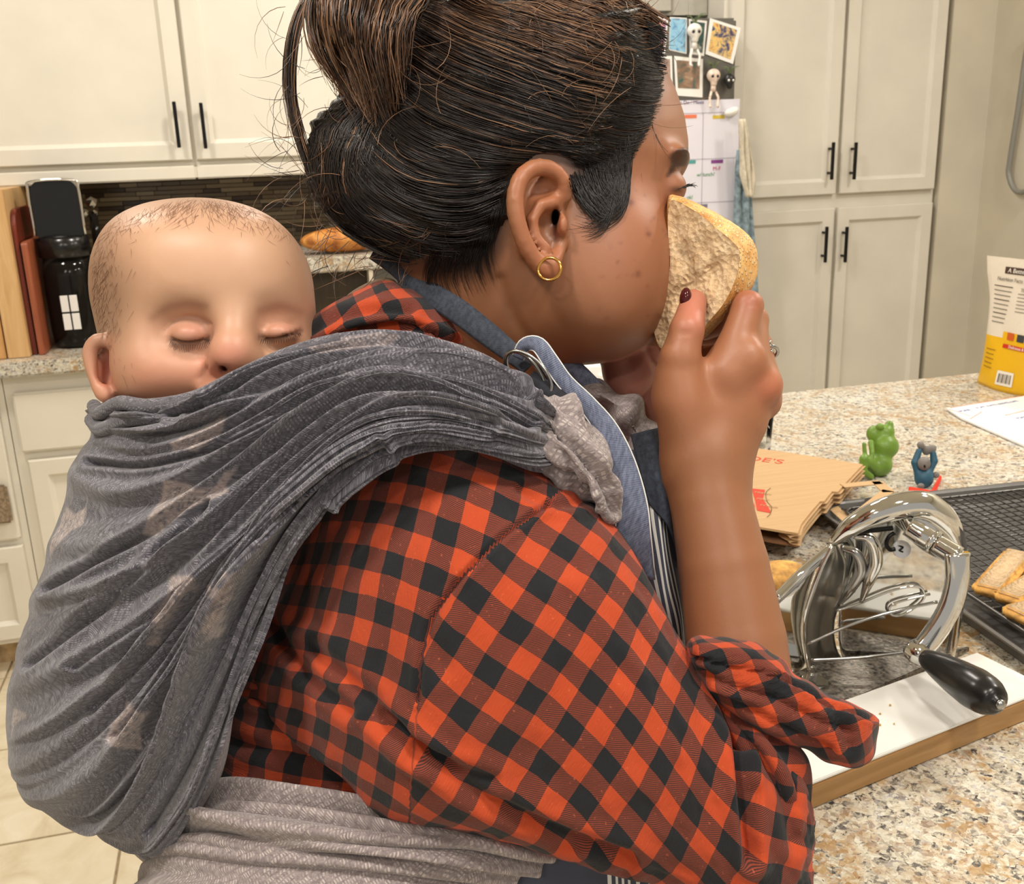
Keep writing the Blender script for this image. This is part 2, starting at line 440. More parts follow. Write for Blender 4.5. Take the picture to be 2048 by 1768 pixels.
# ------------------------------------------------------------------ room shell
XR, YP, YB = 2.62, 3.30, 3.53
flo = box('floor', -2.4, XR, -1.8, 3.95, -.06, -.004, M_GROUT, kind='structure')
M_FT = m_ftile()
bm = bmesh.new(); box_bm(bm, -.197, .197, -.197, .197, -.006, 0, .0015, 1); tile_me = bm_mesh('tile', bm); tile_me.materials.append(M_FT)
for i in range(-5, 8):
    for j in range(-9, 5):
        cx, cy = -.395+.4*i+.2, 2.12+.4*j+.2
        if cx+.2 > XR or cx-.2 < -2.4 or cy-.2 < -1.75 or cy > 3.2: continue
        o = bpy.data.objects.new('tile', tile_me); COL.objects.link(o); o.location = (cx, cy, rnd.uniform(-.0008, .0008)); o.parent = flo
wb = box('wall_back', -2.4, .66, YB, YB+.12, -.06, CEIL, M_WALL, kind='structure')
box('wall_back_alcove', .66, XR, 3.95, 4.07, -.06, CEIL, M_WALL, kind='structure')
box('wall_right', XR, XR+.12, -1.8, 4.07, -.06, CEIL, M_WALL, kind='structure')
box('wall_left', -2.52, -2.4, -1.8, 4.07, -.06, CEIL, M_WALL, kind='structure')
box('ceiling', -2.52, XR+.12, -1.8, 4.07, CEIL, CEIL+.1, M_CEIL, kind='structure')
bs = None
# wall return between the pantry and the side wall
box('trim_1', 2.445, XR, 3.30, 3.42, 0, CEIL, M_WALL, kind='structure')
# recessed ceiling lamps
M_EM = mat('lamp_glow', (255, 240, 215), .5); M_EM.node_tree.nodes['Principled BSDF'].inputs['Emission Color'].default_value = (1, .86, .7, 1)
M_EM.node_tree.nodes['Principled BSDF'].inputs['Emission Strength'].default_value = 6
for i, (lx, ly, pw) in enumerate(LAMPS):
    e = empty('recessed_ceiling_light', (lx, ly, CEIL-.03), label='round white recessed ceiling light '+['above the baby-side wall cabinets', 'between the island and the refrigerator', 'added near the refrigerator to brighten the pantry', 'near the right wall past the island end', 'above the floor left of the woman', 'above the near end of the island', 'over the right side of the island', 'far behind the camera on the left', 'far behind the camera on the right'][i], cat='light', group='recessed ceiling lights above the kitchen')
    lathe('trim_ring', [(.125, .03), (.15, .03), (.15, .018), (.125, .008)], M_WHITE, e)
    lathe('lamp_disk', [(.001, .012), (.124, .012), (.124, .018), (.001, .018)], M_EM, e)

# mosaic backsplash
M_SP = m_splash()
hgt = .0137; zz = 1.366; cnt = 0; stuffbm = bmesh.new()
lens = [.055, .075, .095, .12, .15]
tmes = []
for L in lens:
    bm = bmesh.new(); box_bm(bm, 0, L-.0015, -.006, 0, -hgt+.0015, 0, .0006, 1); me = bm_mesh('tile', bm); me.materials.append(M_SP); tmes.append(me)
while zz > .95:
    x = -.76 - rnd.random()*.1
    while x < .64:
        k = rnd.randrange(5); L = lens[k]
        if x+L > .655: break
        if zz > 1.10 and cnt < 298:
            o = bpy.data.objects.new('tile', tmes[k]); COL.objects.link(o); o.location = (x, YB-rnd.uniform(0, .0008), zz); o.parent = wb; cnt += 1
        else: box_bm(stuffbm, x, x+L-.0015, YB-.006, YB, zz-hgt+.0015, zz)
        x += L
    zz -= hgt
link_obj('mosaic_tiling', bm_mesh('mosaic_tiling', stuffbm), M_SP, wb, kind='stuff')
box('grout_bed', -2.3, .655, YB-.003, YB+.001, .95, 1.368, speck('splash_grout', (64, 56, 44), .9), wb)

# ------------------------------------------------------------------ cabinets
def door_mesh(x0, x1, z0, z1, y, rail=.058, t=.02, rec=.008, chamf=.011):
    bm = bmesh.new(); box_bm(bm, x0, x1, y, y+t, z0, z1)
    bm.faces.ensure_lookup_table()
    fr = [f for f in bm.faces if f.normal.y < -.9 or (f.calc_center_median().y < y+1e-5)][0]
    bmesh.ops.inset_region(bm, faces=[fr], thickness=.004, depth=0)
    for v in fr.verts: pass
    outer = [v for v in bm.verts if abs(v.co.y-y) < 1e-6 and v not in fr.verts]
    for v in outer: v.co.y += .004
    bmesh.ops.inset_region(bm, faces=[fr], thickness=rail, depth=0)
    bmesh.ops.inset_region(bm, faces=[fr], thickness=.005, depth=0)
    for v in fr.verts: v.co.y += .004
    bmesh.ops.inset_region(bm, faces=[fr], thickness=chamf, depth=0)
    for v in fr.verts: v.co.y += rec
    bmesh.ops.recalc_face_normals(bm, faces=bm.faces)
    return bm_mesh('door', bm)
def handle(x, z, y, L, parent):
    bm = bmesh.new()
    box_bm(bm, x-.005, x+.005, y-.032, y-.022, z-L/2, z+L/2, .0015, 1)
    box_bm(bm, x-.004, x+.004, y-.024, y, z+L/2-.026, z+L/2-.018, .001, 1)
    box_bm(bm, x-.004, x+.004, y-.024, y, z-L/2+.018, z-L/2+.026, .001, 1)
    return link_obj('handle', bm_mesh('handle', bm), M_BLK, parent)
def cabinet(name, x0, x1, y0, y1, z0, z1, m, label, doors=(), drawers=(), toe=0, cat='cabinet', group=None):
    c = empty(name, ((x0+x1)/2, y1, z0), label=label, cat=cat, group=group)
    ox, oy, oz = c.location
    b = box('body', x0-ox, x1-ox, y0+.021-oy, y1-oy, z0+toe-oz, z1-oz, m, c, .001, 1)
    if toe: box('toe_kick', x0-ox, x1-ox, y0+.09-oy, y1-oy, 0, toe, speck('toe', (178, 152, 116), .7), c)
    for (a, b_, cz, dz, hx_, hzz) in doors:
        d = link_obj('door', door_mesh(a-ox, b_-ox, cz-oz, dz-oz, y0-oy), m, c)
        if hx_ is not None: handle(hx_-ox, hzz-oz, y0-oy, .125, d)
    for (a, b_, cz, dz) in drawers:
        bm = bmesh.new(); box_bm(bm, a-ox, b_-ox, y0-oy, y0+.02-oy, cz-oz, dz-oz, .006, 3)
        link_obj('drawer', bm_mesh('drawer', bm), m, c)
    return c
# uppers on the back wall
YU = 3.20
xm = hy(392, 325, YU)[0]
zb = 1.405
hL = hy(354, 250, YU); hR = hy(407, 252, YU)
u1 = cabinet('wall_cabinet', xm-.62, xm-.003, YU, YB-.012, 1.37, 2.32, M_CAB, 'white wall cabinet at the top left corner, handle on its right', [(xm-.61, xm-.008, zb, 2.30, hL[0], hL[2])])
u2 = cabinet('wall_cabinet', xm-.003, xm+.62, YU, YB-.012, 1.37, 2.32, M_CAB, 'white wall cabinet directly left of the woman\'s hair, handle on its left', [(xm+.003, xm+.605, zb, 2.30, hR[0], hR[2])])
box('light_rail', xm-.62-u1.location.x, xm-.003-u1.location.x, YU+.004-YB+.012, YU+.03-YB+.012, -.018, .02, M_CAB, u1, .004)
box('light_rail', xm-.003-u2.location.x, xm+.62-u2.location.x, YU+.004-YB+.012, YU+.03-YB+.012, -.018, .02, M_CAB, u2, .004)
# base cabinets
YL = 2.93
xd0 = hy(22, 790, YL)[0]; zt = hy(60, 785, YL)[2]; zd = hy(60, 905, YL)[2]; z2 = hy(60, 922, YL)[2]
b1 = cabinet('base_cabinet', xd0-.02, xd0+.46, YL, YB-.012, 0, .872, M_CAB, 'white base cabinet with one slab drawer, beside the baby wrap', [(xd0+.012, xd0+.44, .11, z2, None, None)], [(xd0, xd0+.44, zd, zt)], toe=.09)
zl = hy(20, 1095, YL)[2]
b0 = cabinet('base_cabinet', xd0-.70, xd0-.022, YL, YB-.012, 0, .872, M_CAB, 'white base cabinet cut off by the left edge of the picture', [(xd0-.68, xd0-.04, .11, zl, None, None)], [(xd0-.68, xd0-.04, zl+.02, zt)], toe=.09)
b2 = cabinet('base_cabinet', xd0+.462, .655, YL, YB-.012, 0, .872, M_CAB, 'white base cabinet hidden behind the woman and the wrapped baby', [(xd0+.48, .40, .11, z2, None, None)], [(xd0+.48, .40, zd, zt)], toe=.09)
tw = hy(8, 1015, YL-.03)
bm = bmesh.new(); box_bm(bm, tw[0]-.12, tw[0]+.012, YL-.022, YL-.004, tw[2]-.05, tw[2]+.06, .006, 2)
link_obj('hand_towel', bm_mesh('hand_towel', bm), speck('taupe_cloth', (140, 122, 100), .95, .2, 120), label='small taupe towel hanging on the leftmost base cabinet', cat='towel')
wk = box('back_countertop', -2.0, .655, YL-.03, YB-.008, .872, .912, M_GR, bev=.006, label='granite countertop along the back wall behind the baby', cat='countertop')

# ------------------------------------------------------------------ things on the back counter
YC = 2.96
M_W1 = m_wood('maple', (190, 140, 82), (216, 170, 112)); M_W2 = m_wood('maple_light', (198, 156, 102), (222, 184, 132))
M_MAH = m_wood('mahogany', (84, 30, 18), (128, 50, 30), rough=.3); M_RED = m_wood('cherry', (136, 70, 44), (166, 92, 60))
def upright_board(name, px0, px1, py, ztop, m, label, depth=.3, rc=.0, y0=YC):
    a = hy(px0, py, y0)[0]; b = hy(px1, py, y0)[0]
    pts = [(y0, .9125), (y0+depth, .9125)]
    H = ztop
    if rc:
        for k in range(7): a_ = pi/2*k/6; pts.append((y0+depth-rc+rc*cos(a_), H-rc+rc*sin(a_)))
        for k in range(7): a_ = pi/2*k/6; pts.append((y0+rc-rc*sin(a_), H-rc+rc*cos(a_)))
    else: pts += [(y0+depth, H), (y0, H)]
    bm = bmesh.new(); vs = [bm.verts.new((a, p[0], p[1])) for p in pts]; fc = bm.faces.new(vs)
    r = bmesh.ops.extrude_face_region(bm, geom=[fc])
    for g in r['geom']:
        if isinstance(g, bmesh.types.BMVert): g.co.x = b
    bmesh.ops.recalc_face_normals(bm, faces=bm.faces)
    bmesh.ops.bevel(bm, geom=list(bm.edges), offset=.002, segments=2, affect='EDGES')
    return link_obj(name, bm_mesh(name, bm), m, label=label, cat='cutting board')
upright_board('cutting_board', -60, 14, 722, 1.33, M_W1, 'honey wood cutting board at the very left edge, partly cut off')
upright_board('cutting_board', 17, 62, 722, 1.352, M_W2, 'pale wood cutting board standing left of the dark red board')
upright_board('cutting_board', 66, 76, 716, 1.30, M_MAH, 'dark mahogany cutting board with rounded corners standing on edge', rc=.05, y0=YC+.03)
upright_board('cutting_board', 79, 92, 716, 1.215, M_RED, 'short reddish cutting board closest to the black pitcher', rc=.01, y0=YC+.02)
# pitcher with black head
pc = hy(140, 705, 3.10); bx, by = pc[0]+.028, 3.10
pit = empty('drink_pitcher', (bx, by, .912), label='black and clear tall pitcher with chrome-rimmed head beside the boards', cat='pitcher')
M_GLS = mat('smoked_glass', (70, 66, 62), .06, 0, Transmission_Weight=.9, IOR=1.3)
M_BPL = mat('black_plastic', (18, 18, 19), .22)
M_CHR = mat('chrome', (225, 224, 220), .07, 1.0)
lathe('glass_body', [(.04, .002), (.062, .006), (.066, .05), (.066, .2), (.06, .255)], M_GLS, pit)
lathe('liquid_core', [(.03, .008), (.05, .012), (.052, .2), (.04, .22)], mat('dark_core', (34, 30, 27), .4), pit)
lathe('collar', [(.06, .25), (.068, .252), (.068, .30), (.05, .31)], M_BPL, pit)
bm = bmesh.new(); hv_ = []
for (cx_, cz_, s0) in ((.032, .427, 0), (-.032, .427, pi/2), (-.050, .315, pi), (.050, .315, 1.5*pi)):
    rr0 = .028 if cz_ > .4 else .01
    for k in range(8): t_ = s0+pi/2*k/7; hv_.append(bm.verts.new((cx_+rr0*cos(t_), -.028, cz_+rr0*sin(t_))))
fc_ = bm.faces.new(hv_); g_ = bmesh.ops.extrude_face_region(bm, geom=[fc_])
for v_ in g_['geom']:
    if isinstance(v_, bmesh.types.BMVert): v_.co.y = .028
bmesh.ops.recalc_face_normals(bm, faces=bm.faces); link_obj('pitcher_head', bm_mesh('pitcher_head', bm), M_BPL, pit)
ring = [(.064*sx, -.032, z) for sx, z in ((-1, .31), (-1, .43))] + [(-.05, -.032, .455), (.05, -.032, .455)] + [(.064, -.032, .43), (.064, -.032, .31)]
tube('chrome_rim', cr(ring, 24), .0042, M_CHR, pit)
for i in (0, 1):
    for j in (0, 1):
        bm = bmesh.new(); box_bm(bm, -.021+i*.024, -.001+i*.024, -.0675, -.0655, .055+j*.05, .10+j*.05, .0008, 1)
        link_obj('white_block', bm_mesh('white_block', bm), M_WHITE, pit)  # four white blocks in two rows on the glass front
kb = hy(183, 405, 3.2)
kn = empty('chrome_bottle_stopper', (kb[0], 3.2, .912), label='slim bottle with sparkling faceted chrome stopper behind the baby\'s head', cat='bottle')
lathe('bottle_body', [(.03, 0), (.034, .01), (.034, .2), (.012, .27), (.012, kb[2]-.912-.03)], M_GLS, kn)
for (dx, dz, r) in ((0, 0, .017), (-.022, -.028, .012), (.004, -.03, .01)):
    bm = bmesh.new(); bmesh.ops.create_icosphere(bm, subdivisions=1, radius=r)
    for v in bm.verts: v.co += Vector((dx, 0, kb[2]-.912+dz))
    link_obj('stopper', bm_mesh('stopper', bm), M_CHR, kn)
# raised ledge and niche
xl = hy(622, 545, 3.0)[0]; xr_ = hy(738, 545, 3.0)[0]
zt1 = hy(660, 514, 3.0)[2]; zb1 = hy(660, 545, 3.0)[2]
led = empty('raised_bar', ((xl+xr_)/2, 3.1, .912), label='raised granite ledge on a dark niche behind the woman\'s neck', cat='shelf')
lx0, ly0, lz0 = led.location
box('granite_slab', xl-.12-lx0, xr_+.2-lx0, -.10, .40, zb1-lz0, zt1-lz0, M_GR, led, .004)
box('niche', xl-.10-lx0, xr_-lx0, -.04, .38, 0, zb1-lz0-.0005, m_wood('dark_wood', (46, 36, 20), (62, 50, 30)), led)
box('post', xr_-lx0, xr_+.012-lx0, -.095, .38, 0, zb1-lz0-.0005, mat('granite_pale', (214, 204, 184), .4), led)
box('steel_side', xr_+.0125-lx0, xr_+.18-lx0, -.08, .38, 0, zb1-lz0-.0005, M_STEEL, led)
lc = hy(668, 497, 3.08)
def m_crust():
    m, t = nmat('crust', rough=.6); v = t.coord(); n = t.noise(v, 28, 5, .6, .8)
    t.color(t.ramp(n, [(.3, (122, 66, 22)), (.5, (190, 120, 48)), (.7, (222, 166, 88))])); t.bump(n, .5, .004); return m
M_CRUST = m_crust()
sd = SDF((-.16, -.07, -.01), (.16, .07, .09), .004)
sd.ell((0, 0, .03), (.125, .055, .036)); sd.ell((.03, 0, .04), (.06, .045, .03), k=.02)
V, Q = sd.mesh(); V += np.array([lc[0]+.03, 3.10, zt1+.008])
link_obj('bread_loaf', pymesh('bread_loaf', V, Q), M_CRUST, label='golden oval bread loaf on the granite ledge beneath the hair', cat='bread')

# ------------------------------------------------------------------ fridge, its papers and magnets
YF = 3.20
zf = hy(1440, 33, YF)[2]; xf = hy(1474, 60, YF)[0]
fr = empty('refrigerator', ((xf-.92+xf)/2, YF+.36, 0), label='dark grey refrigerator covered with photos and a paper planner', cat='refrigerator')
M_FR = speck('fridge_steel', (98, 95, 90), .42, .04, 3, .02, 50, .35)
fx, fy, fz = fr.location
box('fridge_body', xf-.92-fx, xf-fx, YF+.05-fy, 3.93-fy, .03, zf, M_FR, fr, .004)
box('door', xf-.92-fx, xf-.462-fx, YF-fy, YF+.048-fy, .62, zf-.004, M_FR, fr, .008)
box('door', xf-.458-fx, xf-fx, YF-fy, YF+.048-fy, .62, zf-.004, M_FR, fr, .008)
box('freezer_drawer', xf-.92-fx, xf-fx, YF-fy, YF+.048-fy, .05, .61, M_FR, fr, .008)
for sx in (-.49, -.43): tube('handle', [(xf+sx-fx, YF-.0-fy, 1.55), (xf+sx-fx, YF-.045-fy, 1.53), (xf+sx-fx, YF-.045-fy, .85), (xf+sx-fx, YF-fy, .83)], .009, M_STEEL, fr)
zc0 = zf+.03
cabinet('over_fridge_cabinet', xf-.94, xf+.008, 3.42, 3.93, zc0, 2.32, speck('grey_paint', (176, 172, 160), .5, .03), 'grey-white cabinet mounted above the refrigerator', [(xf-.93, xf-.47, zc0+.01, 2.3, None, None), (xf-.46, xf-.13, zc0+.01, 2.3, None, None)])
def fp(px, py, off=0): return hy(px, py, YF-off)
def m_photo(name, cols, sc=30, seed=0):
    m, t = nmat(name, rough=.3); v = t.coord(); mp = t.add('ShaderNodeVectorMath', operation='ADD'); mp.inputs[1].default_value = (seed, seed*.3, 0); t.link(v, mp.inputs[0])
    n = t.noise(mp.outputs[0], sc, 4, .6, .8); k = len(cols)
    t.color(t.ramp(n, [(.3+.4*i/(k-1), c) for i, c in enumerate(cols)])); return m
def card(name, quad, m, parent=None, off=.002, th=.0012, **kw):
    P = [fp(q[0], q[1], off) for q in quad]; V = [tuple(p) for p in P]+[(p[0], p[1]+th, p[2]) for p in P]
    Fc = [(0, 1, 2, 3)[::-1], (4, 5, 6, 7), (0, 1, 5, 4), (1, 2, 6, 5), (2, 3, 7, 6), (3, 0, 4, 7)]
    me = pymesh(name, V, Fc, False); o = link_obj(name, me, m, **kw)
    if parent is not None: wparent(o, parent)
    return o
def snap(quad, inner, cols, label, seed, off=.002):
    c = empty('photo_print', fp(*quad[0]), label=label, cat='photo', group='photos on the refrigerator')
    card('paper_card', quad, M_PAPER, c, off); card('picture', inner, m_photo('picture_%d' % seed, cols, 34, seed), c, off+.0008, .0006)
snap([(1420, 36), (1482, 56), (1466, 128), (1411, 108)], [(1427, 44), (1474, 60), (1461, 119), (1417, 101)], [(90, 40, 50), (60, 70, 110), (236, 200, 120), (150, 60, 60)], 'tilted white-bordered photo of a group at the top right of the refrigerator', 3, .004)
snap([(1348, 112), (1406, 118), (1405, 195), (1352, 191)], [(1353, 120), (1400, 124), (1399, 178), (1356, 176)], [(40, 96, 92), (140, 110, 90), (200, 176, 150)], 'upright photo with a road scene just above the planner', 5)
snap([(1312, 112), (1344, 112), (1346, 190), (1314, 190)], [(1314, 118), (1340, 118), (1342, 178), (1316, 178)], [(60, 100, 110), (180, 150, 140), (60, 60, 60)], 'photo half hidden behind the woman\'s forehead, left of the road photo', 7)
snap([(1340, 34), (1374, 36), (1373, 108), (1338, 100)], [(1341, 36), (1372, 38), (1371, 105), (1339, 98)], [(60, 120, 180), (150, 200, 226), (80, 90, 130)], 'pale blue borderless photo left of the upper skull magnet', 9)
snap([(1296, 22), (1336, 40), (1330, 108), (1296, 104)], [(1298, 26), (1333, 42), (1327, 104), (1298, 100)], [(30, 80, 190), (220, 150, 140), (60, 90, 170), (230, 230, 240)], 'vivid blue photo next to the woman\'s front hair', 11)
snap([(1378, 38), (1414, 42), (1408, 112), (1380, 108)], [(1381, 42), (1410, 46), (1405, 106), (1383, 103)], [(60, 110, 100), (40, 70, 70), (210, 210, 200)], 'green-toned photo behind the upper skull magnet', 13, .001)
# planner
px1 = fp(1477, 330)[0]; pz1 = fp(1440, 199)[2]
pl = empty('wall_planner', (px1-.24, YF-.003, pz1-.4), label='white paper planner grid with coloured day tabs on the refrigerator', cat='planner')
def plb(name, x0, x1, z0, z1, m, y=.0012, t=.001): return box(name, x0-pl.location.x, x1-pl.location.x, -y, -y+t, z0-pl.location.z, z1-pl.location.z, m, pl)
plb('planner_sheet', px1-.46, px1-.004, pz1-.62, pz1, mat('planner_paper', (226, 224, 236), .35), .001)
M_LN = mat('grid_line', (178, 176, 190), .5)
xg = fp(1404, 300)[0]; zr = [fp(1404, q)[2] for q in (226, 318, 405, 500)]
for xx in (xg, xg-.135, xg-.27): plb('ruled_line', xx-.0012, xx+.0012, pz1-.6, zr[0], M_LN, .0018)
for z_ in zr: plb('ruled_line', px1-.44, px1-.012, z_-.0012, z_+.0012, M_LN, .0018)
for (qx, qy, c) in ((1380, 233, (226, 120, 84)), (1436, 234, (214, 190, 72)), (1378, 324, (84, 160, 160)), (1433, 323, (132, 64, 140)), (1402, 412, (120, 118, 132))):
    p = fp(qx, qy); plb('day_tab', p[0]-.021, p[0]+.021, p[2]-.0055, p[2]+.0055, mat('tab_ink', c, .5), .002)
def wr(s, qx, qy, size, c):
    p = fp(qx, qy); text('handwriting', s, size, mat('ink', c, .5), pl, frame4((p[0], YF-.0055, p[2]), (1, 0, 0), (0, 0, 1)), .0001)
wr('M-F', 1424, 341, .018, (196, 70, 130)); wr('w/ lunch?', 1392, 353, .017, (70, 150, 90)); wr('ok!', 1372, 398, .017, (70, 150, 90)); wr('To Do / Meals', 1352, 209, .016, (90, 80, 130))
# skull planters (magnets)
M_BONE = mat('white_resin', (228, 225, 218), .35); M_BKR = mat('black_resin', (30, 30, 32), .35); M_GRN = speck('air_plant', (98, 112, 78), .7, .2, 80)
def skull(px, py, s, m, legs, label, spots=None):
    c = fp(px, py, .02); e = empty('skull_magnet', tuple(c), label=label, cat='magnet', group='skull planters on the refrigerator')
    sd = SDF((-.035, -.03, -.04), (.035, .03, .035), .0018)
    sd.ell((0, 0, .004), (.024, .018, .022)); sd.cone((0, -.003, -.01), (0, -.003, -.022), .013, .011, k=.006)
    for a in (-1, 1): sd.ell((a*.0095, -.019, 0), (.0065, .006, .007), op='s', k=.003)
    sd.ell((0, -.019, -.009), (.003, .004, .004), op='s', k=.002)
    V, Q = sd.mesh(); link_obj('skull', pymesh('skull', V*s, Q), m, e)
    for a in (-1, 1):
        bm = bmesh.new(); bmesh.ops.create_uvsphere(bm, u_segments=10, v_segments=6, radius=.0052*s)
        for v in bm.verts: v.co += Vector((a*.0095*s, -.0135*s, 0))
        link_obj('eye_socket', bm_mesh('eye_socket', bm, True), M_BKR if m is not M_BKR else M_BONE, e)
    if legs:
        tube('body', [(0, 0, -.026*s), (0, 0, -.05*s)], [.008*s, .010*s], m, e)
        for a in (-1, 1): tube('leg', [(a*.008*s, -.002, -.05*s), (a*.016*s, -.008, -.07*s), (a*.014*s, -.004, -.095*s), (a*.013*s, -.012, -.10*s)], .0045*s, m, e, 8)
    pl_ = []
    Vs, Fs = [], []
    for k in range(16):
        a = rnd.uniform(0, 2*pi); L = rnd.uniform(.02, .045)*s
        V_, F_ = tube_data(cr([(0, 0, .02*s), (cos(a)*L*.4, sin(a)*L*.15-.002, .02*s+L*.7), (cos(a)*L, sin(a)*L*.3-.004, .02*s+L*.75)], 6), [.0016, .0016, .0014, .001, .0007, .0003], 4)
        Fs += [tuple(i+len(Vs) for i in f) for f in F_]; Vs += V_
    link_obj('air_plant', pymesh('air_plant', Vs, Fs), M_GRN, e, kind='stuff')
skull(1389, 64, 1.0, M_BONE, True, 'white skeleton planter magnet with a spiky plant, the upper one')
skull(1427, 153, .92, speck('painted_bone', (226, 205, 190), .4, .12, 60), True, 'painted skeleton planter magnet dangling over the planner')
skull(1459, 161, .8, M_BKR, False, 'small black skull magnet with white eyes right of the painted one')
c = fp(1463, 224, .018); sd = SDF((-.03, -.02, -.02), (.03, .02, .02), .002); sd.ell((0, 0, 0), (.02, .014, .012), k=.004).ell((.012, 0, .006), (.012, .012, .01)).ell((-.012, 0, -.004), (.012, .01, .008))
V, Q = sd.mesh(); link_obj('magnet', pymesh('magnet', V+c, Q), M_WHITE, label='lumpy white shell magnet at the planner\'s top right corner', cat='magnet')
# cloths hanging at the fridge side
def hang(name, pts, dep, m, label, cat, n=26, mm=18, amp=.006, fr_=5):
    # pts: list of (left px, right px, py) rows at distance plane y=dep
    V = []; uv = []
    for i, (a, b, py) in enumerate(pts_resample(pts, n)):
        A = hy(a, py, dep); B = hy(b, py, dep)
        for j in range(mm):
            u = j/(mm-1); p = A*(1-u)+B*u; p[1] += amp*sin(u*fr_*pi+i*.1)+amp*.5*sin(i*.5+u*9); V.append(p)
    Fc = [(i*mm+j, i*mm+j+1, (i+1)*mm+j+1, (i+1)*mm+j) for i in range(n-1) for j in range(mm-1)]
    o = link_obj(name, pymesh(name, V, Fc), m, label=label, cat=cat); md = o.modifiers.new('thickness', 'SOLIDIFY'); md.thickness = .004; return o
def pts_resample(pts, n): return [tuple(x) for x in cr(pts, n)]
M_LINEN = speck('linen', (206, 198, 178), .9, .08, 60); M_BLU = speck('blue_denim_cloth', (124, 142, 152), .9, .25, 60)
hang('kitchen_towel', [(1478, 1492, 238), (1479, 1500, 290), (1483, 1508, 350), (1494, 1504, 394)], 3.12, M_LINEN, 'cream towel hanging beside the planner over the blue cloth', 'towel')
hang('hanging_apron', [(1474, 1488, 300), (1470, 1500, 360), (1466, 1508, 470), (1462, 1514, 600), (1450, 1516, 760)], 3.16, M_BLU, 'faded blue cloth hanging against the refrigerator edge', 'towel')

# ------------------------------------------------------------------ pantry
gl = hy(1690, 200, YP)[0]
def hp(px, py): p = hy(px, py, YP-.02); return p[0], p[2]
za = hy(1600, 392, YP)[2]; zb2 = hy(1600, 420, YP)[2]
h1, h2, h3, h4 = hp(1663, 322), hp(1708, 322), hp(1650, 489), hp(1690, 489)
xre = hy(1895, 100, YP)[0]
xp1 = hy(1869, 380, YP)[0]; g2 = hy(1676, 392, YP)[0]
cabinet('pantry_cabinet', xf+.012, xre+.004, YP, 3.93, 0, 2.36, M_CAB2, 'tall white four-door pantry cabinet with black bar handles right of the refrigerator',
        [(xf+.03, g2-.009, za, 2.34, h1[0], h1[1]), (g2+.006, xp1, za, 2.34, h2[0], h2[1]), (xf+.03, g2-.009, .11, zb2, h3[0], h3[1]), (g2+.006, xp1, .11, zb2, h4[0], h4[1])], toe=.09)
# coiled cord on side wall
def xw(px, py, o=.02): return hx(px, py, XR-o)
pts = [xw(2062, 60), xw(2050, 120), xw(2036, 220), xw(2020, 320), xw(2018, 352), xw(2030, 380), xw(2052, 382), xw(2080, 350)]
tube('phone_cord', cr(pts, 40), .009, mat('grey_cord', (128, 126, 120), .4), label='thick grey cord looping down on the right-hand wall', cat='cord')

# ------------------------------------------------------------------ island
isl = empty('kitchen_island', (1.45, 1.0, 0), label='kitchen island with a beige and gold speckled granite top', cat='island')
box('granite_top', -1.15, 1.165, -.92, .875, .872, .91, M_GR, isl, .007, 3)
box('island_body', -1.0, 1.165, -.85, .70, .0, .8715, M_CAB2, isl, .003)
# ------------------------------------------------------------------ things on the island
ZI = .91
def poly_slab(name, pts_px, z0, z1, m, parent=None, bev=0, plane=None, **kw):
    pts = [hz(p[0], p[1], plane if plane is not None else z1)[:2] for p in pts_px]
    o = prism(name, pts, z0, z1, m, None, bev, **kw)
    if parent is not None: wparent(o, parent)
    return o
# white-topped board
M_OAK = m_wood('oak_edge', (150, 112, 66), (186, 146, 96), 1.2, .5, 'x')
def m_lam():
    m, t = nmat('white_laminate', rough=.22); v = t.coord()
    sp = t.ramp(t.voro(v, 34), [(.035, (255, 255, 255)), (.05, (0, 0, 0))]); k = t.ramp(t.noise(v, 9, 2), [(.55, (0, 0, 0)), (.6, (255, 255, 255))])
    t.color(t.mix(t.math('MULTIPLY', sp, k), (236, 236, 232), (160, 150, 96))); return m
zB = ZI+.026
A0 = hz(1617, 1568, zB); A1 = hz(2048, 1396, zB); B1 = hz(1978, 1315, zB); B0 = hz(1689, 1412, zB)
ex = (A1-A0)[:2]; ex /= np.linalg.norm(ex); ey = np.array([-ex[1], ex[0]])
wid = max(.08, (B1-A0)[:2] @ ey); Lr = .30
org = A0[:2]-ex*.10
xr_b = (B1[:2]-org) @ ex
brd = empty('serving_board', (org[0], org[1], ZI), math.atan2(ex[1], ex[0]), label='white-topped wooden board lying in front of the chrome slicer', cat='board')
box('wooden_core', 0, xr_b, 0, wid, .0005, .0225, M_OAK, brd, .001)
box('white_surface', 0.0008, xr_b-.0008, .0008, wid-.0008, .0227, .026, m_lam(), brd, .0008)
M_CRUMB = mat('crumb', (196, 168, 104), .9)
for k in range(11):
    bm = bmesh.new(); bmesh.ops.create_icosphere(bm, subdivisions=1, radius=rnd.uniform(.0007, .0018))
    o = link_obj('crumb', bm_mesh('crumb', bm), M_CRUMB, brd); o.location = (rnd.uniform(.14, xr_b-.02), rnd.uniform(.02, wid-.01), .0268)

# chrome slicer
M_MIR = mat('polished_chrome', (215, 215, 212), .06, 1.0)
M_SAT = mat('satin_steel', (176, 176, 174), .22, 1.0)
foot = hz(1765, 1392, ZI)
sl = empty('bread_slicer', tuple(foot), label='chrome hand-cranked slicer with black handle on the island', cat='slicer')
def SL(px, py, dd=0.0):
    return W(px, py, 1.035-(1385-py)/F*1.04*.30+dd)
def sl_tube(name, pts, r, m, n=12, parent=None, flat=None, smooth=30):
    P = cr([SL(*p) for p in pts], smooth)
    rr = r if np.isscalar(r) else np.interp(np.linspace(0, 1, smooth), np.linspace(0, 1, len(r)), r)
    o = tube(name, P, rr, m, n=n); wparent(o, parent or sl); return o
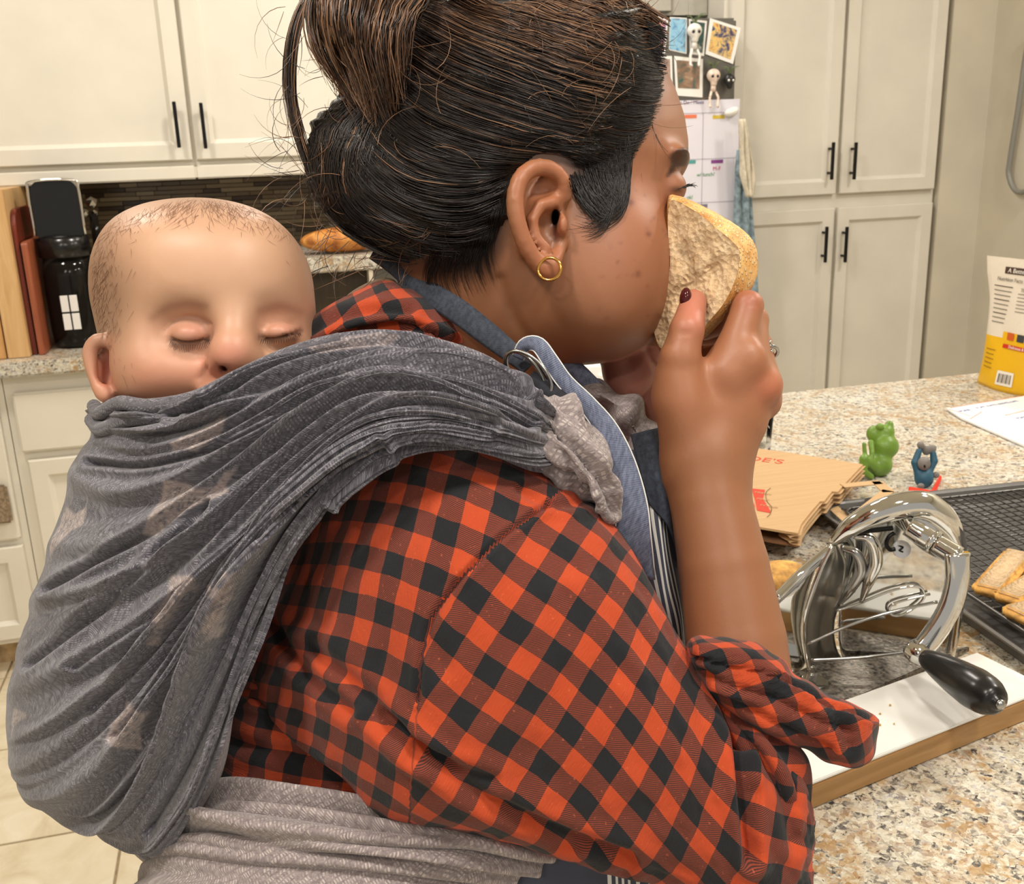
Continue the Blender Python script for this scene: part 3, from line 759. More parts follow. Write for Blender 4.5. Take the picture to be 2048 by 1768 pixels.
# mirror plate: thin rounded solid traced in its own plane
def sl_plate(name, poly, dd, T, m, R=.006, vox=.0016):
    P = crc([(p[0], p[1]) for p in poly], 80); Q3 = np.array([Pc(p[0], p[1], 1.035-(1385-p[1])/F*1.04*.30+dd) for p in P])
    s = SDF(Q3.min(0)-.012, Q3.max(0)+.012, vox); s.inflate(Q3, R, T, T)
    V, Q = s.mesh(); V = laplace(V, Q, 3); return wparent(link_obj(name, pymesh(name, c2w(V), Q), m), sl)
def sl_ribbon(name, pa, pb, m, n=40, th=.0016):
    A = cr([SL(*p) for p in pa], n); B = cr([SL(*p) for p in pb], n); V = []
    k = 9
    for i in range(n):
        mid = (A[i]+B[i])/2
        for j in range(k):
            u = j/(k-1); V.append(A[i]*(1-u)+B[i]*u + f_*.010*sin(pi*u))
    Fc = [(i*k+j, i*k+j+1, (i+1)*k+j+1, (i+1)*k+j) for i in range(n-1) for j in range(k-1)]
    o = link_obj(name, pymesh(name, V, Fc), m); md = o.modifiers.new('th', 'SOLIDIFY'); md.thickness = th; return wparent(o, sl)
sl_plate('mirror_plate', [(1672, 1096), (1720, 1056), (1800, 1026), (1868, 1044), (1908, 1100), (1918, 1180), (1902, 1290), (1840, 1334), (1760, 1348), (1694, 1340), (1668, 1290), (1676, 1200), (1690, 1140)], .035, .0035, M_MIR)
sl_ribbon('blade_guard', [(1664, 1092, -.004), (1640, 1140, -.008), (1614, 1210, -.012), (1606, 1262, -.012), (1612, 1310, -.01), (1618, 1342, -.006)], [(1672, 1086, .03), (1694, 1130, .032), (1688, 1185, .034), (1668, 1240, .034), (1672, 1296, .034), (1700, 1340, .034)], M_SAT)
sl_tube('guard_edge', [(1665, 1090, -.004), (1640, 1140, -.008), (1614, 1210, -.012), (1606, 1262, -.012), (1612, 1310, -.01), (1620, 1345, -.006)], .0022, M_MIR)
sl_ribbon('lower_guard', [(1620, 1342, -.006), (1660, 1376, -.01), (1720, 1394, -.006), (1790, 1396, 0)], [(1700, 1336, .034), (1730, 1346, .034), (1762, 1350, .034), (1800, 1346, .034)], M_MIR)
sl_tube('top_frame', [(1664, 1086, 0), (1700, 1054, -.004), (1745, 1030, -.008), (1800, 1012, -.008), (1850, 1012, -.004), (1892, 1042, 0), (1916, 1092, .01), (1922, 1160, .02), (1912, 1240, .028), (1900, 1312, .03)], [.004, .0095, .0115, .013, .014, .012, .008, .006, .005, .005], M_MIR, 16, smooth=60)
sl_plate('gear_dome', [(1800, 1030), (1832, 1014), (1872, 1026), (1902, 1062), (1914, 1106), (1892, 1124), (1852, 1108), (1818, 1078)], .004, .014, M_MIR, .022)
ax0, ax1, ax2 = (1816, 1052, -.02), (1868, 1084, -.034), (1914, 1112, -.048)
sl_tube('axle_housing', [ax0, (1842, 1068, -.027), ax1], [.0095, .0105, .0095], M_MIR, 18, smooth=12)
sl_tube('axle_collar', [(1866, 1083, -.033), (1870, 1085.5, -.035)], .0115, M_MIR, 18, smooth=4)
sl_tube('axle', [(1870, 1086, -.035), (1890, 1098, -.041), (1916, 1114, -.049)], [.0095, .0098, .0102], M_MIR, 18, smooth=8)
# crank arm: flat curved bar
def bar(name, pts, wid, th, m, n=40):
    P = cr([SL(*p) for p in pts], n); wd = np.interp(np.linspace(0, 1, n), np.linspace(0, 1, len(wid)), wid); V = []
    T = np.gradient(P, axis=0); T /= np.linalg.norm(T, axis=1)[:, None]
    nn = f_*1.0
    k = 12
    for i in range(n):
        s_ = np.cross(T[i], nn); s_ /= np.linalg.norm(s_); n2 = np.cross(s_, T[i])
        for j in range(k):
            a = 2*pi*j/k; c_, q = cos(a), sin(a); c_ = np.sign(c_)*abs(c_)**.5; q = np.sign(q)*abs(q)**.7
            V.append(P[i]+s_*c_*wd[i]+n2*q*th)
    Fc = [(i*k+j, i*k+(j+1) % k, (i+1)*k+(j+1) % k, (i+1)*k+j) for i in range(n-1) for j in range(k)]+[tuple(range(k))[::-1], tuple((n-1)*k+j for j in range(k))]
    return wparent(link_obj(name, pymesh(name, V, Fc), m), sl)
bar('crank_arm', [(1914, 1106, -.052), (1914, 1160, -.056), (1900, 1215, -.06), (1868, 1268, -.064), (1838, 1304, -.068)], [.0115, .0105, .0105, .010, .0095], .0065, M_MIR)
sl_tube('crank_socket', [(1822, 1296, -.062), (1836, 1306, -.070), (1850, 1316, -.076)], [.0105, .011, .0085], M_MIR, 18, smooth=8)
hp0 = SL(1846, 1312, -.074); hp1 = W(2000, 1408, .845)
prof = [(.0, .0065), (.04, .0078), (.2, .0118), (.45, .0160), (.68, .0182), (.84, .0170), (.94, .0125), (.975, .007), (1.0, .0045)]
P = [hp0+(hp1-hp0)*t for t, r in prof]
wparent(tube('handle', cr(P, 40), np.interp(np.linspace(0, 1, 40), np.linspace(0, 1, 9), [r for t, r in prof]), mat('black_handle', (20, 20, 21), .28), n=20), sl)
wparent(tube('handle_tip', [hp1-(hp1-hp0)*.01, hp1+(hp1-hp0)*.02, hp1+(hp1-hp0)*.035], [.0042, .0044, .0015], M_SAT, n=12), sl)
sl_tube('wire_rod', [(1615, 1288, -.012), (1700, 1250, -.014), (1790, 1222, -.012), (1874, 1204, -.004)], .0017, M_SAT, 8)
sl_tube('wire_rod', [(1622, 1320, -.012), (1720, 1315, -.014), (1826, 1302, -.012)], .0017, M_SAT, 8)
sl_tube('embossed_bead', [(1672, 1222, .029), (1720, 1206, .027), (1780, 1182, .027), (1832, 1172, .027), (1848, 1186, .027), (1842, 1204, .027), (1812, 1226, .027), (1790, 1232, .027), (1778, 1222, .027), (1790, 1206, .027), (1860, 1188, .027)], .0014, M_MIR, 8, smooth=60)
sl_tube('rail', [(1552, 1196, -.03), (1600, 1148, -.01), (1660, 1096, .0)], .0045, M_MIR, 12)
sl_tube('rail', [(1540, 1216, -.032), (1600, 1160, -.012), (1662, 1100, 0)], .003, M_SAT, 12)
sl_plate('side_plate', [(1548, 1214), (1600, 1170), (1650, 1116), (1618, 1200), (1602, 1262), (1606, 1318), (1584, 1340), (1560, 1320)], .012, .003, M_MIR)
sl_tube('s_reflection', [(1706, 1072, .01), (1740, 1078, .006), (1752, 1120, .008), (1738, 1160, .012), (1722, 1204, .018)], [.003, .006, .007, .006, .002], M_MIR, 12)  # S-curved lever reflections, built as solid metal tubes
sl_tube('s_reflection', [(1684, 1096, .02), (1712, 1106, .014), (1722, 1140, .014), (1700, 1180, .018), (1682, 1206, .024)], [.003, .005, .006, .005, .002], M_SAT, 12)
M_MED = mat('medallion', (224, 224, 224), .15, .7)
md_c = SL(1802, 1098, -.002)
V, Fc = tube_data([md_c-f_*.003, md_c+f_*.0005], .0085, 24)
med = wparent(link_obj('medallion', pymesh('medallion', V, Fc, False), M_MED), sl)
sl_tube('medallion_mark', [(1799, 1092, -.006), (1806, 1094, -.006), (1803, 1098, -.006), (1799, 1101, -.006), (1806, 1104, -.006)], .0008, M_BLK, 6)
sl_tube('latch_hook', [(1788, 1066, -.004), (1778, 1074, -.006), (1773, 1088, -.006), (1780, 1099, -.006), (1790, 1098, -.006)], .0022, M_BLK, 8)
sl_tube('latch_arm', [(1712, 1066, .004), (1750, 1060, .0), (1786, 1056, -.002)], .0026, M_BLK, 8)
fo = SL(1612, 1352, -.004)
sl_tube('foot', [(1622, 1330, -.004), (1620, 1350, -.006), (1606, 1362, -.012)], [.004, .0045, .0035], M_SAT, 10, smooth=10)
bt = poly_slab('base_tray', [(1574, 1352), (1628, 1326), (1880, 1296), (1940, 1292), (1690, 1404), (1640, 1426), (1590, 1420)], ZI+.001, ZI+.008, speck('crumbed_steel', (112, 106, 98), .3, .5, 260, .4, 300, .6), sl, .001)
poly_slab('tray_panel', [(1578, 1356), (1632, 1344), (1664, 1368), (1600, 1392)], ZI+.0082, ZI+.0095, M_MIR, sl)

# brown paper bags, folded flat
def m_kraft():
    m, t = nmat('kraft_paper', rough=.8); v = t.coord(scale=(1, 30, 1)); n = t.noise(v, 8, 5)
    t.color(t.ramp(n, [(.3, (188, 154, 112)), (.7, (198, 165, 122))])); t.bump(t.noise(t.coord(), 20, 4), .2, .003); return m
M_KR = m_kraft(); M_KD = speck('kraft_inside', (120, 84, 56), .9, .2, 60); M_RINK = mat('red_ink', (204, 62, 38), .7)
def bagpoly(z, pts): return [hz(p[0], p[1], z)[:2] for p in pts]
for (nm, z0, dx, lab) in (('paper_bag', ZI+.001, 0, 'lower of two folded brown paper bags, its edge showing under the top one'), ('paper_bag', ZI+.024, 4, 'folded brown paper bag with red print, topmost on the island')):
    c0 = hz(1560, 1000, z0)
    e = empty(nm, tuple(c0), label=lab, cat='bag', group='folded paper bags on the island')
    th = .009
    pp = bagpoly(z0+.018, [(1330, 900), (1480, 893), (1570, 905), (1726, 930), (1690, 968), (1676, 985), (1664, 984), (1648, 1004), (1640, 1004), (1624, 1022), (1602, 1050), (1596, 1068), (1500, 1052), (1350, 1040)])
    wparent(prism('flat_panel', pp, z0, z0+.0025, M_KD, None), e)
    wparent(prism('flat_panel', pp, z0+.016, z0+.019, M_KR, None), e)
    # accordion gusset along the right edge
    g = [pp[i] for i in (3, 4, 5, 6, 7, 8, 9, 10, 11)]; V = []; n = len(g); k = 9
    inn = np.array(pp[0]); G = cr([(q[0], q[1], 0) for q in g], 40)
    for i in range(40):
        q = G[i][:2]; dr = np.array([-.75, .3]); dr /= np.linalg.norm(dr)
        for j in range(k):
            u = j/(k-1); inset = -.004+.022*abs(sin(u*pi*2))*(1+.4*sin(i*.6)); V.append((q[0]+dr[0]*inset, q[1]+dr[1]*inset, z0+.0025+.0135*u))
    o = link_obj('gusset', pymesh('gusset', V, [(i*k+j, i*k+j+1, (i+1)*k+j+1, (i+1)*k+j) for i in range(39) for j in range(k-1)], False), M_KR, None); md_ = o.modifiers.new('th', 'SOLIDIFY'); md_.thickness = .0007; wparent(o, e)
    zz_ = z0+.019
    h = [hz(p[0], p[1], zz_) for p in ([(1690, 972), (1756, 966), (1775, 984), (1704, 1040)] if dx else [(1660, 1010), (1700, 1046), (1730, 1036), (1760, 1010)])]
    for a, b in zip(h[:-1], h[1:]):
        dv = (b-a)/np.linalg.norm(b-a); nv = np.cross(dv, [0, 0, 1]); V = []
        a2 = a-dv*.004; b2 = b+dv*.004
        for q in (a2, b2):
            for s_ in (-1, 1): V += [q+nv*s_*.008, q+nv*s_*.008+np.array([0, 0, .0012])]
        wparent(link_obj('handle', pymesh('handle', V, [(0, 2, 6, 4), (1, 5, 7, 3), (0, 1, 3, 2), (4, 6, 7, 5), (0, 4, 5, 1), (2, 3, 7, 6)], False), M_KR), e)
    if dx:
        zt_ = zz_+.0003
        def tx(s, a, b, size):   # lettering that reads along a -> b
            A = hz(a[0], a[1], zt_); B = hz(b[0], b[1], zt_); xd = B-A; yd = np.cross([0, 0, 1], xd)
            o = text('red_lettering', s, size, M_RINK, None, frame4(tuple(A), tuple(xd), tuple(yd)), .0001); wparent_text(o, e)
        def wparent_text(o, p): o.parent = p; o.matrix_parent_inverse = Matrix.Translation(p.location).inverted()
        tx("TRADER JOE'S", (1334, 900), (1590, 931), .0295)
        tx('GROCERY STORE', (1380, 914), (1540, 940), .0125)
        # red ribbon panels near the lower left
        for (q, nm2) in (([(1503, 977), (1530, 980), (1526, 998), (1541, 1022), (1540, 1026), (1514, 1021), (1510, 1000)], 'red_print'), ([(1484, 972), (1498, 975), (1500, 992), (1510, 1012), (1508, 1030), (1494, 1026), (1490, 1000)], 'red_print')):
            wparent(prism(nm2, [hz(x, y, zt_)[:2] for x, y in q], zt_, zt_+.0003, M_RINK), e)
        wr_ = [hz(x, y, zt_+.0006) for x, y in [(1541, 976), (1532, 985), (1534, 1002), (1543, 1014), (1540, 1028), (1534, 1034)]]
        wparent(tube('red_print', cr(wr_, 20), .0004, M_KD, n=6), e)
        for (x, y, s_) in ((1508, 985, 'FRESH'), (1512, 998, 'FINE'), (1519, 1011, 'FOOD')):
            A = hz(x, y, zt_+.0006); B = hz(x+20, y+3, zt_+.0006); xd = B-A; o = text('pale_lettering', s_, .0085, M_KR, None, frame4(tuple(A), tuple(xd), tuple(np.cross([0, 0, 1], xd))), .0001); wparent_text(o, e)

# baking tray with rack and bread slices
tx0, tx1, ty0, ty1 = .715, 1.10, .70, 1.19
M_TRAY = mat('nonstick_grey', (112, 111, 110), .36, .5); M_RACK = mat('dark_wire', (92, 90, 88), .3, .7)
aT = math.radians(-3)
tr = empty('baking_tray', ((tx0+tx1)/2, (ty0+ty1)/2, ZI), aT, label='dark grey rimmed baking tray behind the slicer at right', cat='tray')
hx2, hy2 = (tx1-tx0)/2, (ty1-ty0)/2
def rrect(a, b, r, n=8):
    out = []
    for (cx_, cy_, s0) in ((a-r, b-r, 0), (-a+r, b-r, pi/2), (-a+r, -b+r, pi), (a-r, -b+r, 1.5*pi)):
        for k in range(n): t_ = s0+pi/2*k/(n-1); out.append((cx_+r*cos(t_), cy_+r*sin(t_)))
    return out
V = []; ringz = [(-.012, .002, .04), (-.004, .020, .045), (.0, .024, .048), (.004, .024, .05), (.004, .022, .05), (-.004, .0215, .045), (-.0125, .004, .04)]
n = 32
for (off, z, r) in ringz: V += [(x, y, z) for x, y in rrect(hx2+off, hy2+off, r)]
Fc = [(i*n+j, i*n+(j+1) % n, (i+1)*n+(j+1) % n, (i+1)*n+j) for i in range(len(ringz)-1) for j in range(n)]
Fc += [tuple(range(n))[::-1], tuple((len(ringz)-1)*n+j for j in range(n))]
link_obj('tray_pan', pymesh('tray_pan', V, Fc, False), M_TRAY, tr)
rk = empty('cooling_rack', (tr.location.x, tr.location.y, ZI+.024), aT, label='black wire cooling rack set inside the baking tray', cat='rack')
def rods(name, lst, r, m, parent, kind=None):
    V, Fc = [], []
    for p in lst:
        v, f2 = tube_data(p, r, 5); Fc += [tuple(i+len(V) for i in q) for q in f2]; V += v
    return link_obj(name, pymesh(name, V, Fc), m, parent, kind=kind)
ax_, by_ = hx2-.028, hy2-.028
rods('wire_grid', [[(-ax_, -by_+2*by_*i/30, 0), (ax_, -by_+2*by_*i/30, 0)] for i in range(31)]+[[(-ax_+2*ax_*i/24, -by_, .0012), (-ax_+2*ax_*i/24, by_, .0012)] for i in range(25)], .0011, M_RACK, rk, 'stuff')
tube('rack_frame', [(x, y, 0) for x, y in rrect(ax_, by_, .02)], .0024, M_RACK, rk, 8, close=True)
for sx in (-1, 1):
    for sy in (-1, 1): tube('foot', [(sx*(ax_-.02), sy*(by_-.02), -.0013), (sx*(ax_-.02), sy*(by_-.02), -.0195)], .002, M_RACK, rk, 6)
def m_crumbbread():
    m, t = nmat('bread_crumb', rough=.85); v = t.coord(); n = t.noise(v, 150, 6, .7); p = t.voro(v, 300)
    c = t.ramp(n, [(.3, (196, 162, 120)), (.5, (214, 184, 144)), (.72, (230, 206, 170))]); t.color(c)
    h = t.math('ADD', t.math('MULTIPLY', n, 1.0), t.math('MULTIPLY', p, .8)); t.bump(h, .75, .0022); return m
M_CB = m_crumbbread()
M_CR2 = speck('slice_crust', (212, 156, 82), .7, .25, 90, .5, 160)
def slice_on_rack(px, py, a, L, lab, z):
    c = hz(px, py, z); e = empty('bread_slice', (c[0], c[1], z), a, label=lab, cat='bread', group='bread slices on the rack')
    bm = bmesh.new(); box_bm(bm, 0, L, -.017, .017, 0, .013, .004, 3); link_obj('crust', bm_mesh('crust', bm, True), M_CR2, e)
    bm = bmesh.new(); box_bm(bm, .003, L-.003, -.013, .013, .0095, .0136, .0018, 2); link_obj('crumb', bm_mesh('crumb', bm, True), M_CB, e)
slice_on_rack(1972, 1196, .62, .13, 'bread slice whose pointed end lies furthest left on the rack', ZI+.0265)
slice_on_rack(2012, 1212, .42, .13, 'middle bread slice at the right edge, between two others', ZI+.0265)
slice_on_rack(2024, 1244, .16, .13, 'bread slice nearest the camera on the rack at the right edge', ZI+.0265)
# orange peel-like crust scraps left of the slicer
c = hz(1552, 1165, ZI+.02); sd = SDF((-.05, -.04, -.02), (.05, .04, .03), .003); sd.ell((0, 0, 0), (.042, .022, .016)); sd.ell((.01, .01, .008), (.03, .02, .012), k=.01)
V, Q = sd.mesh(); link_obj('bread_heel', pymesh('bread_heel', V+c, Q), M_CR2, label='golden heel of bread just behind the woman\'s forearm', cat='bread')

# white padded envelope
def epoly(z, pts): return [hz(p[0], p[1], z)[:2] for p in pts]
en = empty('mailing_envelope', tuple(hz(2000, 830, ZI)), label='white mailing envelope with thin red border in front of the yellow bag', cat='envelope')
E4 = [hz(x, y, ZI+.004)[:2] for x, y in ((1893, 817), (2010, 798))]
dv = E4[1]-E4[0]; dv /= np.linalg.norm(dv); C2 = hz(2048, 891, ZI+.004)[:2]; C1 = hz(1922, 836, ZI+.004)[:2]; dv2 = C2-C1; dv2 /= np.linalg.norm(dv2)
pts = [E4[0], C1, C1+dv2*.42, C1+dv2*.42+dv*.3, E4[0]+dv*.38]
wparent(prism('envelope', pts, ZI+.0005, ZI+.005, mat('envelope_white', (240, 240, 240), .5), None, .001), en)
M_PINK = mat('border_red', (226, 150, 140), .6); M_INKB = mat('blue_ink', (70, 100, 170), .6)
def eline(a, b, r, m, nm='border_line'):
    A = hz(a[0], a[1], ZI+.0052); B = hz(b[0], b[1], ZI+.0052); wparent(tube(nm, [A, B], r, m, n=4), en)
eline((1900, 816), (2046, 792), .0007, M_PINK); eline((1898, 818), (1940, 832), .0007, M_PINK); eline((1940, 838), (1963, 824), .001, M_PINK); eline((2010, 831), (2048, 822), .001, M_PINK)
for (x, y, s_, sz) in ((1922, 824, 'MAIL', .014), (1955, 817, 'FLAT RATE ENVELOPE', .011), (2036, 838, 'MAIL', .013)):
    A = hz(x, y, ZI+.0053); B = hz(x+40, y-7, ZI+.0053); o = text('blue_lettering', s_, sz, M_INKB, None, frame4(tuple(A), tuple(B-A), tuple(np.cross([0, 0, 1], B-A))), .0001)
    o.parent = en; o.matrix_parent_inverse = Matrix.Translation(en.location).inverted()

# yellow and white snack pouch
b0_ = hz(1932, 766, ZI); b1_ = hz(2048, 795, ZI); dx_ = (b1_-b0_)[:2]; dx_ /= np.linalg.norm(dx_)
pou = empty('snack_pouch', (b0_[0], b0_[1], ZI), math.atan2(dx_[1], dx_[0]), label='tall yellow and white snack pouch standing at the far island corner', cat='bag')
Wp, Hp = .24, .262
def pouch(u, v, side):          # u 0..1 across, v 0..1 up
    half = .040*(1-v**1.6)*max(0, 4*u*(1-u))**.35
    xl_ = -.012+.028*(1-v)**.5*0; edge = .012*sin(pi*min(1, v*1.15))
    x = (edge if True else 0)+u*(Wp-2*edge) + (v**3)*(-.014+.02*u)
    y = side*half + .04
    if side < 0: y += .0025*sin(u*14+v*9)*(1-v)
    return (x, y, v*Hp)
def m_pouch():
    m, t = nmat('pouch_foil', rough=.35); v = t.coord('UV'); sx = t.add('ShaderNodeSeparateXYZ'); t.link(v, sx.inputs[0])
    n = t.noise(v, 5, 3); hgt_ = t.math('ADD', sx.outputs[1], t.math('MULTIPLY', t.math('LESS_THAN', sx.outputs[0], .26), .05))
    k = t.math('GREATER_THAN', hgt_, .455)
    t.color(t.mix(k, (236, 184, 22), (232, 222, 206))); t.bump(t.noise(v, 9, 3), .4, .006); return m
V, uv = [], []; nu, nv = 28, 30
for side in (-1, 1):
    for i in range(nv+1):
        for j in range(nu+1): V.append(pouch(j/nu, i/nv, side)); uv.append((j/nu, i/nv))
Fc = []
for s_ in (0, 1):
    o_ = s_*(nu+1)*(nv+1)
    for i in range(nv):
        for j in range(nu):
            q = (o_+i*(nu+1)+j, o_+i*(nu+1)+j+1, o_+(i+1)*(nu+1)+j+1, o_+(i+1)*(nu+1)+j); Fc.append(q if s_ == 0 else q[::-1])
o2 = (nu+1)*(nv+1)
Fc += [(j, o2+j, o2+j+1, j+1) for j in range(nu)]
link_obj('pouch_body', pymesh('pouch_body', V, Fc, uv=uv), m_pouch(), pou)
def onp(u, v, off=.0012): x, y, z = pouch(u, v, -1); return Vector((x, y-off, z))
def ptext(s, u, v, size, m, nm='printed_lettering'):
    A = onp(u, v, .0022); B = onp(min(u+.2, .98), v, .0022); C_ = onp(u, min(v+.1, 1), .0022)
    o = text(nm, s, size, m, None, frame4(tuple(A), tuple(B-A), tuple(C_-A)), .0002); o.parent = pou
def ppatch(u0, u1, v0, v1, m, nm='printed_patch', off=.0014):
    a, b = 8, 4; V = [onp(u0+(u1-u0)*j/a, v0+(v1-v0)*i/b, off) for i in range(b+1) for j in range(a+1)]
    link_obj(nm, pymesh(nm, V, [(i*(a+1)+j, i*(a+1)+j+1, (i+1)*(a+1)+j+1, (i+1)*(a+1)+j) for i in range(b) for j in range(a)]), m, pou)
M_BRN = mat('brown_band', (70, 44, 30), .5); M_WINK = mat('white_ink', (240, 236, 226), .5); M_GINK = mat('grey_ink', (120, 112, 104), .6)
ppatch(.20, .96, .885, .935, M_BRN); ptext('A Better Way to Snack', .23, .895, .0125, M_WINK)
ptext('Nutrition Facts', .13, .83, .0105, M_GINK)
for k in range(9): ppatch(.10, .30-.006*k, .785-.034*k, .791-.034*k, M_GINK if k % 3 else M_BRN)
for k in range(6): ppatch(.36+.01*k*0, .62-.02*(k % 2), .745-.026*k, .750-.026*k, M_GINK, 'printed_line')
ptext('The Good Stuff', .38, .765, .010, M_GINK)
for k, (cc) in enumerate(((206, 92, 30), (60, 60, 66), (80, 60, 60))): ppatch(.32+.12*k, .40+.12*k, .40, .455, mat('icon_%d' % k, cc, .5), 'printed_icon')
ppatch(.29, .96, .335, .365, mat('red_band', (206, 48, 26), .5)); ptext('Delicious & Fun', .36, .340, .0085, M_WINK)
ppatch(.30, .47, .05, .16, M_WINK, 'barcode_label')
for k in range(10): ppatch(.322+.013*k, .322+.013*k+(.004 if k % 3 else .008), .07, .14, M_BRN, 'barcode_bar', .002)
for k in range(5): ppatch(.10, .22-.01*(k % 2), .30-.035*k, .306-.035*k, mat('amber_ink_%d' % k, (150, 110, 30), .5), 'printed_line')

# drinking glass behind the hand, white bowl beyond the chin
M_GL = mat('clear_glass', (250, 250, 248), .02, 0, Transmission_Weight=1.0, IOR=1.1)
g = hz(1500, 902, ZI)
lathe('drinking_glass', [(.001, .001), (.03, .001), (.034, .006), (.040, .12), (.0385, .12), (.032, .012), (.001, .010)], M_GL, loc=(g[0], g[1], ZI), label='clear drinking glass mostly hidden behind the raised wrist', cat='glass')
g = np.array([.60, 1.76, ZI])
lathe('dark_bowl', [(.001, .001), (.05, .001), (.082, .02), (.098, .055), (.094, .055), (.078, .023), (.048, .008), (.001, .007)], mat('glazed_dark_green', (34, 42, 34), .2), loc=tuple(g), label='dark green bowl on the island half hidden by the wrap at her far shoulder', cat='bowl')
lathe('white_bowl', [(.001, .001), (.05, .001), (.092, .045), (.104, .115), (.100, .115), (.088, .047), (.048, .008), (.001, .007)], mat('glazed_white', (240, 240, 236), .25), loc=(g[0], g[1], ZI+.0085+.016), label='white bowl nested in the dark one, seen just below the woman\'s chin', cat='bowl')

# small figurines
M_FROG = speck('green_vinyl', (112, 148, 56), .38, .1, 30, .05)
def FG(px, py, d=1.60, dd=0): return Pc(px, py, d+dd)
def fig(name, build, m, parent, vox=.0016):
    s = build(); V, Q = s.mesh(); V = laplace(V, Q, 1); return wparent(link_obj(name, pymesh(name, c2w(V), Q), m), parent)
px = 1.60/F
fb = hz(1752, 952, ZI); d0 = (fb-CAM) @ f_
frog = empty('frog_figurine', tuple(fb), label='green frog figurine sitting with chin raised, left of the blue one', cat='figurine')
def b_frog():
    p = d0/F; s = SDF(Pc(1708, 965, d0)-[0, 0, .05], Pc(1812, 835, d0)+[0, 0, .05], .0014)
    c = lambda x, y, z=0: Pc(x, y, d0+z)
    s.ell(c(1770, 893), (27*p, 25*p, 24*p)); s.ell(c(1772, 864), (17*p, 15*p, 15*p), k=.006); s.ell(c(1748, 868), (15*p, 17*p, 14*p), k=.006)
    s.ell(c(1779, 850), (8*p, 9*p, 8*p), k=.004); s.ell(c(1760, 853, -.01), (8*p, 7*p, 7*p), k=.003)
    s.ell(c(1758, 930), (26*p, 24*p, 24*p), k=.008)
    s.chain([c(1742, 885, -.012), c(1744, 905, -.02), c(1744, 925, -.022)], [6*p, 5*p, 5*p], k=.003)
    s.chain([c(1752, 936, -.014), c(1728, 918, -.022), c(1726, 942, -.02), c(1742, 953, -.018)], [10*p, 9*p, 8*p, 6*p], k=.005)
    s.chain([c(1732, 922, -.02), c(1729, 900, -.02), c(1728, 888, -.02)], [5*p, 4*p, 4*p], k=.003); return s
fig('frog_body', b_frog, M_FROG, frog)
kb_ = hz(1848, 975, ZI); d1 = (kb_-CAM) @ f_
koa = empty('yoga_figurine', tuple(kb_), label='grey animal figurine in blue with both arms raised on a red mat', cat='figurine')
M_KB = mat('blue_vinyl', (44, 92, 116), .5); M_KG = speck('grey_vinyl', (126, 122, 118), .6, .1, 60); M_MAT = mat('red_mat', (226, 52, 24), .5)
def kc(x, y, z=0): return Pc(x, y, d1+z)
p = d1/F
def b_k():
    s = SDF(kc(1815, 975)-[0, 0, .04], kc(1890, 880)+[0, 0, .04], .0013)
    s.ell(kc(1848, 956), (19*p, 20*p, 15*p)); s.chain([kc(1834, 945), kc(1830, 925), kc(1838, 902)], [6*p, 7.5*p, 6*p], k=.004)
    s.chain([kc(1860, 942), kc(1868, 922), kc(1866, 906)], [6*p, 7.5*p, 6*p], k=.004); return s
fig('blue_suit', b_k, M_KB, koa)
def b_k2():
    s = SDF(kc(1815, 985)-[0, 0, .04], kc(1895, 875)+[0, 0, .04], .0013)
    s.ell(kc(1848, 927, -.008), (12.5*p, 14*p, 12*p)); s.ell(kc(1841, 890), (7*p, 8*p, 6*p)); s.ell(kc(1866, 897), (7*p, 8*p, 6*p))
    s.ell(kc(1842, 972, -.01), (7*p, 6*p, 6*p)); s.ell(kc(1872, 950), (7*p, 7*p, 6*p)); s.ell(kc(1852, 902, .004), (7*p, 8*p, 5*p)); return s
fig('grey_fur', b_k2, M_KG, koa)
def b_n():
    s = SDF(kc(1838, 942)-[0, 0, .04], kc(1858, 925)+[0, 0, .04], .0008); s.ell(kc(1848, 933, -.019), (3.6*p, 4*p, 3*p)); return s
fig('nose', b_n, M_BLK, koa)
poly_slab('red_mat', [(1817, 972), (1862, 980), (1880, 948), (1884, 952), (1866, 992), (1818, 982)], ZI+.0005, ZI+.007, M_MAT, koa, .0015)
# ------------------------------------------------------------------ people: the woman
def pr(d): return d/F
def poly_dist(x, y, line):     # pixel distance to an open polyline
    d = np.full(x.shape, 1e9)
    for (a, b) in zip(line[:-1], line[1:]):
        ex, ey = b[0]-a[0], b[1]-a[1]; t = np.clip(((x-a[0])*ex+(y-a[1])*ey)/(ex*ex+ey*ey+1e-9), 0, 1)
        d = np.minimum(d, np.hypot(x-a[0]-ex*t, y-a[1]-ey*t))
    return d
def crl(pts, n=24): return [tuple(p) for p in cr(pts, n)]
def inpoly(x, y, P, soft=6): return np.clip(.5-poly_sd(x, y, np.array(P, float))/soft, 0, 1)
def rgb(c): return np.array(lin(c)[:3])
def m_skin(name, sss=.12, bumpv=.12):
    m, t = nmat(name, rough=.46); a = t.add('ShaderNodeVertexColor'); a.layer_name = 'Col'
    v = t.coord(); n = t.noise(v, 45, 4, .6); c = t.mix(t.math('MULTIPLY', n, .16), a.outputs[0], (124, 72, 44)); t.color(c)
    t.b.inputs['Subsurface Weight'].default_value = sss; t.b.inputs['Subsurface Scale'].default_value = .006
    t.b.inputs['Subsurface Radius'].default_value = (1, .4, .25)
    t.bump(t.noise(v, 420, 3, .6), bumpv, .0006); return m
M_SKIN = m_skin('skin_tan'); M_BSKIN = m_skin('skin_baby', .16, .04)

